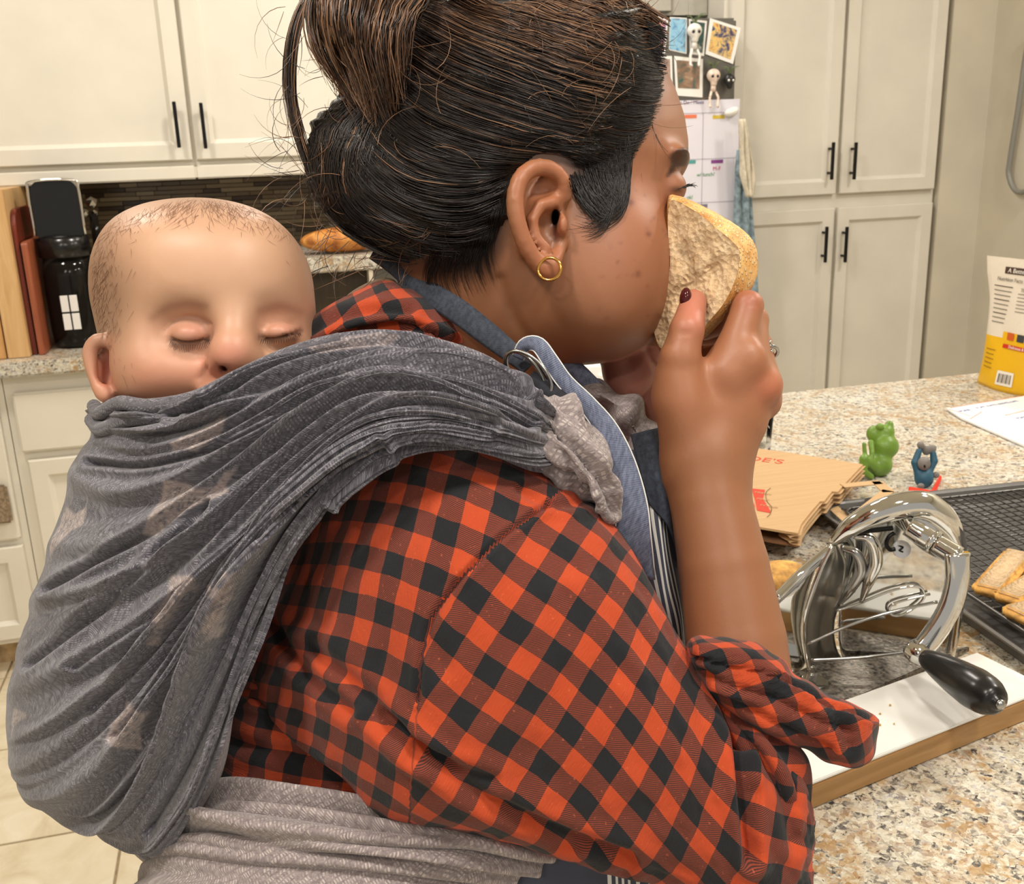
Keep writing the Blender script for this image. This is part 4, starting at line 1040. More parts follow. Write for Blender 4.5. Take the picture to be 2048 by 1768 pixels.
HEADP = [(1285, 40, .672), (1322, 128, .675), (1348, 190, .677), (1364, 240, .678), (1371, 290, .679), (1371, 322, .679), (1360, 350, .678), (1350, 378, .677), (1348, 405, .677), (1352, 440, .678), (1352, 490, .678), (1346, 540, .677), (1330, 590, .676), (1312, 630, .675), (1300, 662, .674), (1278, 692, .673), (1235, 711, .671), (1180, 714, .668), (1120, 704, .665), (1060, 684, .662), (985, 640, .658), (900, 560, .654), (830, 520, .650), (775, 430, .647), (752, 300, .646), (770, 150, .647), (860, 20, .652), (1000, -50, .658), (1130, -40, .664), (1225, -10, .669)]
lo = Pc(720, 1860, .60); hi = Pc(1680, -80, .70)
sb = SDF((-.125, -.305, -.93), (.185, .335, -.475), .0018)
sb.inflate(PP(HEADP), .080, .072, .076, pw=2.15)
q = pr(.66)
# cheek, jaw, brow, nose and mouth
sb.ell(Pc(1215, 520, .630), (105*q, 110*q, .030), k=.03)
sb.ell(Pc(1180, 620, .64), (110*q, 75*q, .036), k=.03)
sb.ell(Pc(1354, 318, .650), (22*q, 12*q, .022), k=.012)
sb.ell(Pc(1364, 372, .650), (18*q, 17*q, .034), op='s', k=.012)
sb.ell(Pc(1334, 376, .650), (.0125, .0115, .0115), k=.006)
sb.ell(Pc(1334, 376, .716), (.0125, .0115, .0115), k=.006)
sb.chain([Pc(1318, 400, .690), Pc(1340, 425, .692), Pc(1372, 458, .694)], [.010, .011, .011], k=.010)
sb.ell(Pc(1362, 466, .682), (.008, .008, .008), k=.006); sb.ell(Pc(1362, 466, .712), (.008, .008, .008), k=.006)
sb.ell(Pc(1340, 560, .688), (.016, .007, .020), k=.010); sb.ell(Pc(1334, 588, .688), (.015, .008, .018), k=.008)
sb.ell(Pc(1330, 655, .695), (.016, .015, .020), k=.015)
# neck and trunk inside the clothes
sb.chain([Pc(960, 500, .662), Pc(960, 640, .665), Pc(930, 800, .69)], [.050, .052, .060], k=.03)
sb.ell(Pc(920, 1080, .70), (.088, .108, .085), k=.03)
sb.ell(Pc(890, 1500, .71), (.11, .15, .09), k=.04)
# near arm
sb.chain([Pc(930, 1040, .580), Pc(1200, 1400, .575), Pc(1480, 1620, .572)], [.046, .036, .029], k=.02)
sb.chain([Pc(1490, 1620, .572), Pc(1490, 1420, .578), Pc(1472, 1280, .586), Pc(1446, 1130, .592), Pc(1420, 1000, .598), Pc(1410, 925, .601)], [.029, .0290, .0282, .0258, .0234, .0232], k=.010)
# hand
HZ = .026; d = .575+HZ; h = pr(d)
def Ph(px, py, d_): return Pc(px, py, d_+HZ)
sb.inflate(PP([(1336, 960), (1324, 880), (1318, 800), (1324, 745), (1345, 722), (1395, 738), (1425, 704), (1470, 680), (1512, 688), (1542, 745), (1548, 800), (1534, 860), (1508, 915), (1488, 960)], d), .028, .0185, .017, k=.012)
sb.ell(Ph(1365, 800, .566), (36*h, 70*h, .014), k=.014)     # thumb muscle
def finger(pts, rs, k=.0022, root=.008):
    sb.cone(pts[0], pts[1], rs[0], rs[1], k=root)
    for i in range(1, len(pts)-1): sb.cone(pts[i], pts[i+1], rs[i], rs[i+1], k=k)
finger([Ph(1355, 790, .568), Ph(1360, 715, .562), Ph(1374, 660, .562), Ph(1387, 604, .574)], [.0130, .0112, .0098, .0077])
finger([Ph(1458, 745, .566), Ph(1496, 612, .572), Ph(1455, 640, .600), Ph(1408, 660, .612)], [.0125, .0089, .0081, .0068])
finger([Ph(1500, 750, .572), Ph(1508, 640, .590), Ph(1462, 662, .618), Ph(1400, 672, .630)], [.0112, .0085, .0078, .0066])
finger([Ph(1524, 770, .580), Ph(1518, 690, .606), Ph(1470, 700, .632), Ph(1420, 706, .644)], [.0105, .0080, .0074, .0064])
finger([Ph(1530, 805, .588), Ph(1515, 745, .620), Ph(1475, 750, .640), Ph(1435, 752, .652)], [.0095, .0070, .0064, .0056])
sb.ell(Ph(1536, 772, .568), (.0075, .0085, .008), k=.008); sb.ell(Ph(1504, 716, .560), (.008, .009, .007), k=.008)
# far hand and forearm
sb.inflate(PP([(1214, 712), (1258, 678), (1300, 650), (1330, 660), (1345, 720), (1340, 800), (1320, 840), (1270, 806), (1226, 780), (1208, 748)], .69), .022, .018, .018, k=.01)
sb.ell(Pc(1250, 745, .678), (.013, .020, .012), k=.010)
sb.chain([Pc(1300, 800, .70), Pc(1350, 980, .76), Pc(1420, 1200, .80), Pc(1250, 1150, .85), Pc(1100, 1000, .84)], [.020, .024, .030, .036, .042], k=.015)
for k_, (a, b, c_) in enumerate([((1325, 700, .70), (1350, 640, .690), (1372, 590, .672)), ((1340, 712, .70), (1380, 668, .690), (1404, 612, .668)), ((1345, 730, .70), (1392, 700, .695), (1424, 650, .668)), ((1345, 750, .695), (1396, 730, .695), (1425, 700, .672))]):
    finger([Pc(*a), Pc(*b), Pc(*c_)], [.009, .008, .0066])
finger([Pc(1290, 740, .675), Pc(1306, 696, .655), Pc(1312, 655, .642)], [.0105, .009, .0072])
# ear
e = pr(.585)
E0 = .583
sb.ell(Pc(1080, 432, E0+.006), (44*e, 96*e, .010), rot=((cos(.22), -sin(.22), 0), (sin(.22), cos(.22), 0), (0, 0, 1)), k=.006)
hel = [(1128, 392, E0+.004), (1124, 362, E0), (1100, 338, E0-.004), (1068, 336, E0-.009), (1042, 356, E0-.013), (1030, 392, E0-.015), (1032, 430, E0-.015), (1042, 468, E0-.013), (1058, 502, E0-.010), (1078, 532, E0-.006)]
sb.chain([Pc(*p) for p in crl(hel, 18)], [.0048]*18, k=.003)
sb.ell(Pc(1096, 538, E0-.004), (17*e, 24*e, .006), k=.006)
sb.chain([Pc(1098, 540, E0-.004), Pc(1112, 516, E0+.002), Pc(1124, 486, E0+.008)], [.0042, .004, .004], k=.005)
sb.ell(Pc(1086, 378, E0-.004), (30*e, 17*e, .0062), rot=((cos(.3), sin(.3), 0), (-sin(.3), cos(.3), 0), (0, 0, 1)), op='s', k=.003)
sb.ell(Pc(1098, 452, E0-.004), (25*e, 34*e, .010), op='s', k=.004)
sb.chain([Pc(1108, 404, E0-.002), Pc(1082, 410, E0-.005), Pc(1064, 440, E0-.006), Pc(1070, 474, E0-.005), Pc(1092, 498, E0-.004)], [.0026, .0032, .0034, .0034, .0034], k=.0035)
sb.ell(Pc(1126, 452, E0+.002), (10*e, 22*e, .0055), k=.004)
sb.ell(Pc(1110, 434, E0+.006), (7*e, 16*e, .012), op='s', k=.0015)
V, Q = sb.mesh(); V = laplace(V, Q, 2, .45)
x, y = topx(V); N = vnormals(V, Q)
if (N*(V-V.mean(0))).sum() < 0: Q = Q[:, ::-1].copy(); N = -N
Z = -V[:, 2]
# creases and knuckles
def dent(line, sig, amp, zmax=9, zmin=0):
    global V
    dd = poly_dist(x, y, line); m_ = (Z < zmax) & (Z > zmin) & (N[:, 2] > -.2)
    V[m_] -= (N*(amp*np.exp(-(dd/sig)**2))[:, None])[m_]
dent(crl([(1316, 740), (1300, 720), (1296, 700)], 6), 5, .002, .72, .64)
dent(crl([(1318, 768), (1290, 800), (1262, 812)], 6), 7, .003, .72, .64)
dent(crl([(1362, 668), (1382, 664)], 4), 3, .0008, .60); dent(crl([(1502, 606), (1516, 612)], 4), 3, .0008, .61)
dent(crl([(1486, 600), (1500, 594)], 4), 2.5, .0008, .61)
dent(crl([(1060, 690), (1020, 620), (1000, 560)], 8), 12, .0018, .64, .5)
# colour
base = rgb((150, 101, 70)); C = np.tile(base, (len(V), 1))
def paint(mask, c, a=1.0):
    global C
    m_ = (np.clip(mask, 0, 1)*a)[:, None]; C = C*(1-m_)+rgb(c)*m_
hand = inpoly(x, y, [(1290, 560), (1600, 560), (1600, 860), (1300, 860)], 80)*(Z < .685)*((x > 1345) | (y > 690))
paint(hand, (174, 116, 84), .55)
paint(gz(x, y, 1388, 610, 26, 40)*(Z < .625), (212, 128, 112), .6); paint(gz(x, y, 1500, 600, 18, 18)*(Z < .625), (176, 96, 80), .5)
paint(gz(x, y, 1540, 775, 22, 26)*(Z < .63), (198, 110, 82), .45)
far = (inpoly(x, y, [(1190, 640), (1345, 600), (1345, 860), (1190, 860)], 10))*(Z > .64)*(Z < .80)*(x > 1204)
paint(far*(y > 690), (192, 128, 116), .7)
paint(gz(x, y, 1270, 430, 90, 130)*(N[:, 2] > -.3)*(x > 1100), (170, 110, 84), .5)
paint(gz(x, y, 1380, 575, 30, 30)*(Z > .66), (150, 70, 66), .9)
paint(inpoly(x, y, crc([(1340, 310), (1362, 296), (1378, 300), (1374, 330), (1352, 336), (1340, 352), (1332, 350), (1342, 330)], 30), 5)*(Z < .70), (52, 38, 34), .92)
paint(gz(x, y, 1352, 380, 9, 5)*(Z < .66), (30, 22, 20), .9)
paint(gz(x, y, 1111, 436, 6, 17)*(Z > E0-.002)*(Z < .60), (24, 12, 10), 1.6)  # shade of the ear canal painted near-black into the skin colour
paint(gz(x, y, 1112, 470, 8, 12)*(Z < .60)*(Z > E0-.004), (96, 46, 40), .7)
paint(inpoly(x, y, [(1020, 325), (1135, 325), (1135, 560), (1040, 560)], 10)*(Z < E0+.002), (176, 108, 74), .5)
for _ in range(46):
    fx_, fy_ = rnd.uniform(1190, 1345), rnd.uniform(380, 660)
    if fx_ < 1230 and fy_ < 450: continue
    paint(gz(x, y, fx_, fy_, rnd.uniform(1.8, 3.2), rnd.uniform(1.6, 2.6))*(Z < .68), (118, 66, 48), rnd.uniform(.25, .7))
for (fx_, fy_, s_) in ((1297, 468, 4), (1276, 548, 4), (1334, 470, 3), (1262, 405, 5)): paint(gz(x, y, fx_, fy_, s_, s_)*(Z < .68), (96, 48, 36), .8)
# scalp
HL = crc([(1340, -80), (1322, 60), (1322, 120), (1312, 168), (1298, 215), (1270, 262), (1240, 300), (1222, 340), (1226, 390), (1212, 430), (1182, 438), (1160, 400), (1130, 350), (1090, 322), (1040, 330), (1012, 370), (1004, 440), (990, 500), (930, 545), (860, 550), (780, 540), (650, 480), (560, 300), (560, 50), (620, -200), (1000, -200)], 120)
paint(inpoly(x, y, HL, 60)*(Z < .72)*((Z > E0+.004) | (x > 1140) | (x < 1010)), (52, 38, 34), .92)
paint(inpoly(x, y, [(1230, 60), (1335, 110), (1330, 250), (1230, 300)], 90)*(Z < .72), (120, 84, 68), .4)
wg = np.array([-.02, .66, 0.0])
hips = W(880, 1760, .71)
woman = empty('person', (hips[0], hips[1], 0), label='woman in orange and black plaid shirt and denim apron biting a slice of bread', cat='person')
body = wparent(link_obj('body', pymesh('body', c2w(V), Q, vcol=C), M_SKIN), woman)
BV = BVHTree.FromPolygons([tuple(p) for p in V], [tuple(map(int, q_)) for q_ in Q]) if len(V) < 400000 else None
def hit(bvh, px, py, default):
    dr = Vector(Pc(px, py, 1.0)); r = bvh.ray_cast(Vector((0, 0, 0)), dr)
    return -r[0].z if r[0] is not None else default
# eyelashes
lash = []
for i in range(13):
    a0 = (1356+i*.8, 378-i*.4, .640+i*.0012); L = rnd.uniform(22, 36)
    lash.append([Pc(*a0), Pc(a0[0]+L*.5, a0[1]-2-rnd.random()*4, a0[2]+.001), Pc(a0[0]+L, a0[1]-10+i*1.1-rnd.random()*4, a0[2]+.003)])
def strands(name, lst, rad, m, parent, nside=3, mats=None, midx=None, kind=None):
    V_, F_, mi = [], [], []
    off = 0
    for k, p in enumerate(lst):
        p = np.asarray(p); n_ = len(p); T = np.gradient(p, axis=0); T /= np.linalg.norm(T, axis=1)[:, None]+1e-12
        a = np.cross(T, [0, .3, 1.0]); a /= np.linalg.norm(a, axis=1)[:, None]+1e-12; b = np.cross(T, a)
        r = (rad[k] if not np.isscalar(rad) else rad)*np.concatenate([np.linspace(.7, 1, n_//3), np.linspace(1, .25, n_-n_//3)])
        ring = np.stack([p+(a*cos(2*pi*j/nside)+b*sin(2*pi*j/nside))*r[:, None] for j in range(nside)], 1).reshape(-1, 3)
        V_.append(ring); i = np.arange(n_-1)[:, None]*nside; j = np.arange(nside)[None, :]; j2 = (j+1) % nside
        F_.append((np.stack([i+j, i+j2, i+nside+j2, i+nside+j], -1).reshape(-1, 4)+off)); off += n_*nside
        if midx is not None: mi.append(np.full((n_-1)*nside, midx[k]))
    me = pymesh(name, c2w(np.vstack(V_)), np.vstack(F_))
    o = link_obj(name, me, None, kind=kind)
    for mm in (mats or [m]): me.materials.append(mm)
    if midx is not None: me.polygons.foreach_set('material_index', np.concatenate(mi).astype(np.int32))
    if parent is not None: o.parent = parent
    return o
M_LASH = mat('lash_black', (14, 12, 12), .5)
strands('eyelashes', [cr(p, 6) for p in lash], .00035, M_LASH, body)
# nails
M_NAIL = mat('burgundy_polish', (72, 16, 20), .12)
def nail(px, py, d_, rx, ry, rz, ang, m=M_NAIL):
    c = Pc(px, py, d_); s = SDF(c-.012, c+.012, .0006); ca, sa = cos(ang), sin(ang)
    s.ell(c, (rx, ry, rz), rot=((ca, sa, 0), (-sa, ca, 0), (0, 0, 1)))
    v, q_ = s.mesh(); o = link_obj('fingernail', pymesh('fingernail', c2w(v), q_), m); o.parent = body; return o
nail(1371, 596, .5945, .0034, .0062, .0046, -.10)
# hoop earring
M_GOLD = mat('gold', (226, 178, 96), .18, 1.0)
cc = Pc(1099, 538, .570); ringp = [cc+np.array([.0062*cos(t)*1.0, .0062*sin(t), .0022*cos(t)]) for t in np.linspace(0, 2*pi, 40, endpoint=False)]
hoop = tube('hoop_earring', [c2w(p) for p in ringp], .0009, M_GOLD, n=8, close=True, ); wparent(hoop, woman)
# ring on finger
cc = Pc(1530, 706, .624); rp = [cc+np.array([.0075*cos(t), .0075*sin(t)*.5, .0085*sin(t)]) for t in np.linspace(0, 2*pi, 30, endpoint=False)]
fr_ = wparent(tube('finger_ring', [c2w(p) for p in rp], .0011, M_SAT, n=8, close=True), woman)
for k in range(6):
    bm = bmesh.new(); bmesh.ops.create_icosphere(bm, subdivisions=1, radius=.0016); o = link_obj('bead', bm_mesh('bead', bm, True), M_CHR); o.location = Vector(c2w(Pc(1539+(k % 2)*3, 684+k*6, .618))); o.parent = fr_

# ------------------------------------------------------------------ hair
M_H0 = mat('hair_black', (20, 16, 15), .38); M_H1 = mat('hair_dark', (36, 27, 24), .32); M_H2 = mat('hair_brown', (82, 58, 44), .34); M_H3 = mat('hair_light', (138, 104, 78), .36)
sh = SDF((-.155, .0, -.76), (.115, .345, -.545), .0028)
big = [(p[0]+(p[0]-1040)*.05, p[1]+(p[1]-300)*.05, p[2]) for p in HEADP]
sh.inflate(PP(big), .080, .080, .086, pw=2.1)
HL2 = crc([(1330, -80), (1296, 50), (1288, 120), (1276, 165), (1256, 215), (1228, 258), (1205, 300), (1198, 330), (1192, 372), (1166, 392), (1140, 378), (1100, 352), (1060, 352), (1040, 390), (1034, 450), (1010, 500), (950, 540), (850, 550), (780, 520), (650, 480), (560, 300), (560, 50), (620, -200), (1000, -200)], 120)
sh.extr(PP([(p[0]+6, p[1]) for p in HL2], .64), 'i', .024)
sh.inflate(PP(crl([(770, 200), (690, 190), (640, 225), (612, 290), (612, 360), (640, 420), (690, 462), (760, 488), (850, 505), (930, 440), (930, 300), (850, 210)], 40), .655), .045, .060, .055, k=.025)
sh.inflate(PP(crl([(660, -70), (625, 0), (640, 70), (680, 120), (705, 190), (760, 240), (820, 200), (860, 100), (880, -70)], 30), .635), .035, .045, .045, k=.02)
Vh, Qh = sh.mesh(); Vh = laplace(Vh, Qh, 3)
Nh = vnormals(Vh, Qh)
if (Nh*(Vh-Vh.mean(0))).sum() < 0: Qh = Qh[:, ::-1].copy(); Nh = -Nh
hx_, hy_ = topx(Vh)
Vh += Nh*(.0016*np.sin(hy_*.12+np.sin(hx_*.011)*6)+.0012*np.sin(hy_*.31+hx_*.05))[:, None]
hair = wparent(link_obj('hair', pymesh('hair', c2w(Vh), Qh), M_H0), woman)
HB = BVHTree.FromPolygons([tuple(p) for p in Vh], [tuple(map(int, q_)) for q_ in Qh])
G_side = [
 [(1345, 40), (1240, -20), (1100, -60), (950, -90), (850, -100)],
 [(1330, 100), (1210, 40), (1040, -15), (900, -50), (820, -70)],
 [(1325, 135), (1205, 95), (1050, 45), (900, -5), (800, -40)],
 [(1314, 180), (1190, 165), (1040, 115), (890, 55), (790, 0)],
 [(1298, 228), (1170, 225), (1030, 180), (880, 120), (775, 50)],
 [(1265, 275), (1150, 275), (1010, 240), (870, 185), (765, 110)],
 [(1230, 320), (1120, 305), (1000, 290), (860, 245), (755, 165)],
 [(1090, 318), (1010, 326), (890, 312), (790, 265), (725, 190)],
 [(1020, 345), (935, 372), (830, 360), (745, 300), (700, 215)],
 [(1004, 420), (920, 448), (820, 428), (725, 360), (672, 240)],
 [(985, 490), (900, 508), (800, 482), (700, 415), (640, 265)],
 [(930, 535), (840, 530), (740, 498), (650, 425), (614, 290)]]
G_bun = [
 [(640, -70), (612, 10), (622, 90), (660, 150), (715, 225)],
 [(700, -70), (668, 10), (680, 90), (710, 160), (742, 250)],
 [(780, -70), (735, 0), (725, 90), (745, 170), (768, 262)],
 [(850, -70), (800, -10), (775, 70), (780, 150), (792, 228)],
 [(960, -70), (880, -30), (830, 30), (815, 110), (812, 190)]]
G_back = [
 [(700, 190), (640, 240), (612, 320), (632, 400), (700, 462)],
 [(740, 200), (690, 260), (668, 340), (690, 420), (770, 486)],
 [(790, 230), (755, 290), (745, 370), (785, 440), (860, 502)],
 [(850, 280), (820, 330), (825, 400), (870, 460), (930, 520)]]
G_lock = [
 [(640, -60), (592, 20), (570, 110), (574, 220), (612, 340), (660, 420)],
 [(655, -60), (612, 20), (592, 110), (594, 220), (630, 340), (690, 430)]]
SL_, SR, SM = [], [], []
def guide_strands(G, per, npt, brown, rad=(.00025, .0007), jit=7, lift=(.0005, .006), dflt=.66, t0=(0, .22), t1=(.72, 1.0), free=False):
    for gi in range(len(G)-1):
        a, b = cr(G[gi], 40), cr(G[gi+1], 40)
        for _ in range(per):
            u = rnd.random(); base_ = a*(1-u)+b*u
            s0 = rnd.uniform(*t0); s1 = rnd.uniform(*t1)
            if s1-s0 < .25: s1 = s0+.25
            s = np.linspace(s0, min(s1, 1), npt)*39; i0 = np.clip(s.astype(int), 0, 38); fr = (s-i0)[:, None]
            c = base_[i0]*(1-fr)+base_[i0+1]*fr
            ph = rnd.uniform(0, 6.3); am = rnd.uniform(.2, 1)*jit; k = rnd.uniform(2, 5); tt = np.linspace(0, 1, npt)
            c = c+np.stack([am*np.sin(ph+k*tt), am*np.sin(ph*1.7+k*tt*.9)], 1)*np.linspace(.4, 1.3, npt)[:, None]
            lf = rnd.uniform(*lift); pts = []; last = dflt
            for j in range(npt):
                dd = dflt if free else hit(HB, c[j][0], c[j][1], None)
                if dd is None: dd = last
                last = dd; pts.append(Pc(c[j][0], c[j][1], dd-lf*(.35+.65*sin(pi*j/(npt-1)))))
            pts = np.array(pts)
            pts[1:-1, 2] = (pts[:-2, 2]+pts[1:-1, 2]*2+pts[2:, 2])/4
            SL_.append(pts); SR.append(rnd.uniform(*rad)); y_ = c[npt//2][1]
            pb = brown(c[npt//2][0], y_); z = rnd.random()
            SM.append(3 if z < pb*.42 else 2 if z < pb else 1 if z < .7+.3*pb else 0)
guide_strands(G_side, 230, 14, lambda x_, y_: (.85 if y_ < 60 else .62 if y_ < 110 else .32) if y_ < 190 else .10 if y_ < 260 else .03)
guide_strands(G_bun, 210, 12, lambda x_, y_: .75 if y_ < 160 else .5, jit=14, lift=(.002, .02), dflt=.62)
guide_strands(G_back, 200, 12, lambda x_, y_: .05, jit=6, lift=(.0005, .004))
guide_strands(G_lock, 120, 14, lambda x_, y_: .35, jit=6, free=True, dflt=.64, t0=(0, .1), lift=(-.012, .012))
# stray and baby hairs
for _ in range(260):
    k = rnd.random()
    if k < .35: p0 = (rnd.uniform(560, 700), rnd.uniform(-20, 420)); a = rnd.uniform(1.2, 4.2)
    elif k < .6: p0 = (rnd.uniform(640, 900), rnd.uniform(440, 540)); a = rnd.uniform(1.8, 3.4)
    elif k < .8: p0 = (rnd.uniform(1180, 1315), rnd.uniform(20, 260)); a = rnd.uniform(-.6, 3.6)
    else: p0 = (rnd.uniform(700, 1200), rnd.uniform(0, 300)); a = rnd.uniform(0, 6.2)
    L = rnd.uniform(40, 130); cv = rnd.uniform(-1.2, 1.2); pts = []
    for j in range(8):
        t = j/7; aa = a+cv*t; q_ = (p0[0]+L*t*cos(aa), p0[1]+L*t*sin(aa)); dd = hit(HB, q_[0], q_[1], .63); pts.append(Pc(q_[0], q_[1], dd-.004-.01*t))
    SL_.append(np.array(pts)); SR.append(rnd.uniform(.00015, .0003)); SM.append(rnd.choice([0, 1, 2, 3, 3]))
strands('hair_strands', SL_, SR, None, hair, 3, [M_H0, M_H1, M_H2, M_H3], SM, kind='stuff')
# wisps lying on the skin: temple, sideburn, nape
W_ = []; WR = []
def wisp(G, per, r=(.00014, .00034), npt=12):
    for gi in range(len(G)-1):
        a, b = cr(G[gi], npt), cr(G[gi+1], npt)
        for _ in range(per):
            u = rnd.random(); e_ = rnd.uniform(.55, 1); s = np.linspace(rnd.uniform(0, .15), e_, npt)*(npt-1); i0 = np.clip(s.astype(int), 0, npt-2); fr = (s-i0)[:, None]
            c = a*(1-u)+b*u; c = c[i0]*(1-fr)+c[i0+1]*fr; c = c+np.array([rnd.uniform(-5, 5), rnd.uniform(-5, 5)])
            W_.append(np.array([Pc(q_[0], q_[1], min(hit(BV, q_[0], q_[1], .65), hit(HB, q_[0], q_[1], .65))-.0012-rnd.random()*.0015) for q_ in c])); WR.append(rnd.uniform(*r))
wisp([[(1130, 350), (1155, 400), (1190, 440), (1230, 440)], [(1200, 320), (1215, 370), (1235, 400), (1242, 430)], [(1262, 270), (1262, 320), (1256, 380), (1244, 430)]], 150, (.0002, .0005))
wisp([[(1262, 330), (1262, 390), (1240, 440), (1190, 462), (1140, 452)], [(1240, 320), (1244, 370), (1225, 412), (1180, 430), (1150, 420)], [(1200, 330), (1212, 365), (1200, 390), (1170, 398), (1150, 380)]], 34, (.00022, .00045))
wisp([[(1235, 380), (1230, 430), (1215, 470), (1180, 490)], [(1225, 380), (1210, 420), (1170, 455), (1120, 462)]], 20, (.0002, .0004))
wisp([[(1332, 60), (1280, 40), (1190, 0)], [(1334, 110), (1280, 90), (1180, 60)], [(1330, 155), (1280, 150), (1180, 120)], [(1322, 205), (1270, 205), (1170, 180)], [(1302, 255), (1250, 262), (1160, 240)], [(1274, 305), (1230, 315), (1150, 290)], [(1248, 345), (1200, 345), (1130, 320)]], 120, (.00018, .0004))
wisp([[(1010, 380), (1000, 440), (985, 500), (1000, 560)], [(960, 440), (945, 500), (930, 545), (950, 600)], [(860, 500), (850, 540), (850, 570), (870, 610)]], 110)
strands('baby_hairs', W_, WR, mat('hair_wisp', (24, 18, 16), .5), hair, 3, kind='stuff')
# ------------------------------------------------------------------ cloth helpers
def grid_faces(n, k, wrap=False):
    i = np.arange(n-1)[:, None]*k; j = np.arange(k if wrap else k-1)[None, :]; j2 = (j+1) % k
    return np.stack([i+j, i+j2, i+k+j2, i+k+j], -1).reshape(-1, 4)
def grid_normals(V):           # V: n,k,3
    du = np.gradient(V, axis=0); dv = np.gradient(V, axis=1); N = np.cross(du, dv); N /= np.linalg.norm(N, axis=2)[:, :, None]+1e-12
    return N
def toward(N, V):              # flip grid normals so that they face the viewer on average
    if (N*V).sum() > 0: N = -N
    return N
def guide_sheet(guides, n, k):
    G = np.array([cr(g, n) for g in guides])           # g,n,3 (px,py,d)
    out = np.empty((k, n, 3))
    for i in range(n): out[:, i] = cr(G[:, i], k)
    P = np.empty_like(out); d = out[..., 2]
    P[..., 0] = (out[..., 0]-1024)/F*d; P[..., 1] = -(out[..., 1]-884)/F*d; P[..., 2] = -d
    return P
def arcuv(P):
    su = np.concatenate([np.zeros((P.shape[0], 1)), np.cumsum(np.linalg.norm(np.diff(P, axis=1), axis=2), 1)], 1)
    sv = np.concatenate([np.zeros((1, P.shape[1])), np.cumsum(np.linalg.norm(np.diff(P, axis=0), axis=2), 0)], 0)
    return su, sv
def smooth_noise(shape, cells, seed):
    r = np.random.default_rng(seed); g = r.standard_normal((cells[0]+3, cells[1]+3))
    a = np.linspace(0, cells[0], shape[0]); b = np.linspace(0, cells[1], shape[1]); i = np.minimum(a.astype(int), cells[0]-1); j = np.minimum(b.astype(int), cells[1]-1)
    u = a-i; v = b-j; u = u*u*(3-2*u); v = v*v*(3-2*v); I, J = np.meshgrid(i, j, indexing='ij'); U, Vv = np.meshgrid(u, v, indexing='ij')
    return g[I, J]*(1-U)*(1-Vv)+g[I+1, J]*U*(1-Vv)+g[I, J+1]*(1-U)*Vv+g[I+1, J+1]*U*Vv
def solid(o, th, off=-1):
    md = o.modifiers.new('thickness', 'SOLIDIFY'); md.thickness = th; md.offset = off; return o

# ---- plaid flannel
SQ = .0121
def m_plaid():
    m, t = nmat('plaid_flannel', rough=.92); v = t.coord('UV'); sx = t.add('ShaderNodeSeparateXYZ')
    nz = t.add('ShaderNodeTexNoise'); nz.inputs['Scale'].default_value = 55; nz.inputs['Detail'].default_value = 2; t.link(v, nz.inputs['Vector'])
    ad = t.add('ShaderNodeMixRGB', blend_type='ADD'); ad.inputs[0].default_value = .0028; t.link(v, ad.inputs[1]); t.link(nz.outputs['Color'], ad.inputs[2]); t.link(ad.outputs[0], sx.inputs[0])
    def band(o): return t.math('LESS_THAN', t.math('FRACT', t.math('DIVIDE', o, 2*SQ)), .5)
    a = band(sx.outputs[0]); b = band(sx.outputs[1]); s = t.math('ADD', a, b)
    tw = t.math('FRACT', t.math('MULTIPLY', t.math('ADD', sx.outputs[0], sx.outputs[1]), 900)); tw = t.math('LESS_THAN', tw, .52)
    mid = t.mix(tw, (136, 58, 38), (66, 34, 28))
    n = t.noise(v, 190, 4, .7); n2 = t.noise(v, 30, 3)
    org = t.mix(n2, (174, 62, 24), (192, 74, 32)); blk = (20, 22, 27)
    c = t.mix(t.math('LESS_THAN', s, .5), mid, org); c = t.mix(t.math('GREATER_THAN', s, 1.5), c, blk)
    pil = t.ramp(t.noise(v, 420, 2, .5), [(.66, (0, 0, 0)), (.74, (255, 255, 255))])
    c = t.mix(t.math('MULTIPLY', t.math('MULTIPLY', pil, .30), t.math('LESS_THAN', s, 1.5)), c, (226, 120, 84)); t.color(c)
    t.b.inputs['Sheen Weight'].default_value = .08
    wv = t.noise(t.coord('UV', (60, 420, 1)), 3, 4, .6); h = t.math('ADD', t.math('MULTIPLY', wv, .7), t.math('MULTIPLY', n, .6)); t.bump(h, .5, .0016); return m
M_PL = m_plaid()
def ringloft(rings, n, k, expo=.86):
    # rings: (Tpx, Tpy, Bpx, Bpy, d, hnear, hfar)
    R = cr(rings, n); th = np.linspace(0, 2*pi, k, endpoint=False); P = np.empty((n, k, 3))
    for i in range(n):
        tx_, ty_, bx_, by_, d, hn, hf = R[i]; T = Pc(tx_, ty_, d); B = Pc(bx_, by_, d); mid = (T+B)/2; hv = (T-B)/2
        c = np.cos(th); s = np.sin(th); c2 = np.sign(c)*np.abs(c)**expo; s2 = np.sign(s)*np.abs(s)**expo
        P[i] = mid+c2[:, None]*hv+np.stack([0*s2, 0*s2, np.where(s2 > 0, s2*hn, s2*hf)], 1)
    return P
def ring_uv(P, ref):           # arc lengths measured from column ref (the near centre line)
    n, k, _ = P.shape; seg = np.linalg.norm(P-np.roll(P, 1, 1), axis=2); cum = np.cumsum(seg, 1); u = cum-cum[:, ref:ref+1]
    ln = np.linalg.norm(np.diff(P[:, ref], axis=0), axis=1); v = np.concatenate([[0], np.cumsum(ln)])
    return np.stack([u, np.repeat(v[:, None], k, 1)], -1)
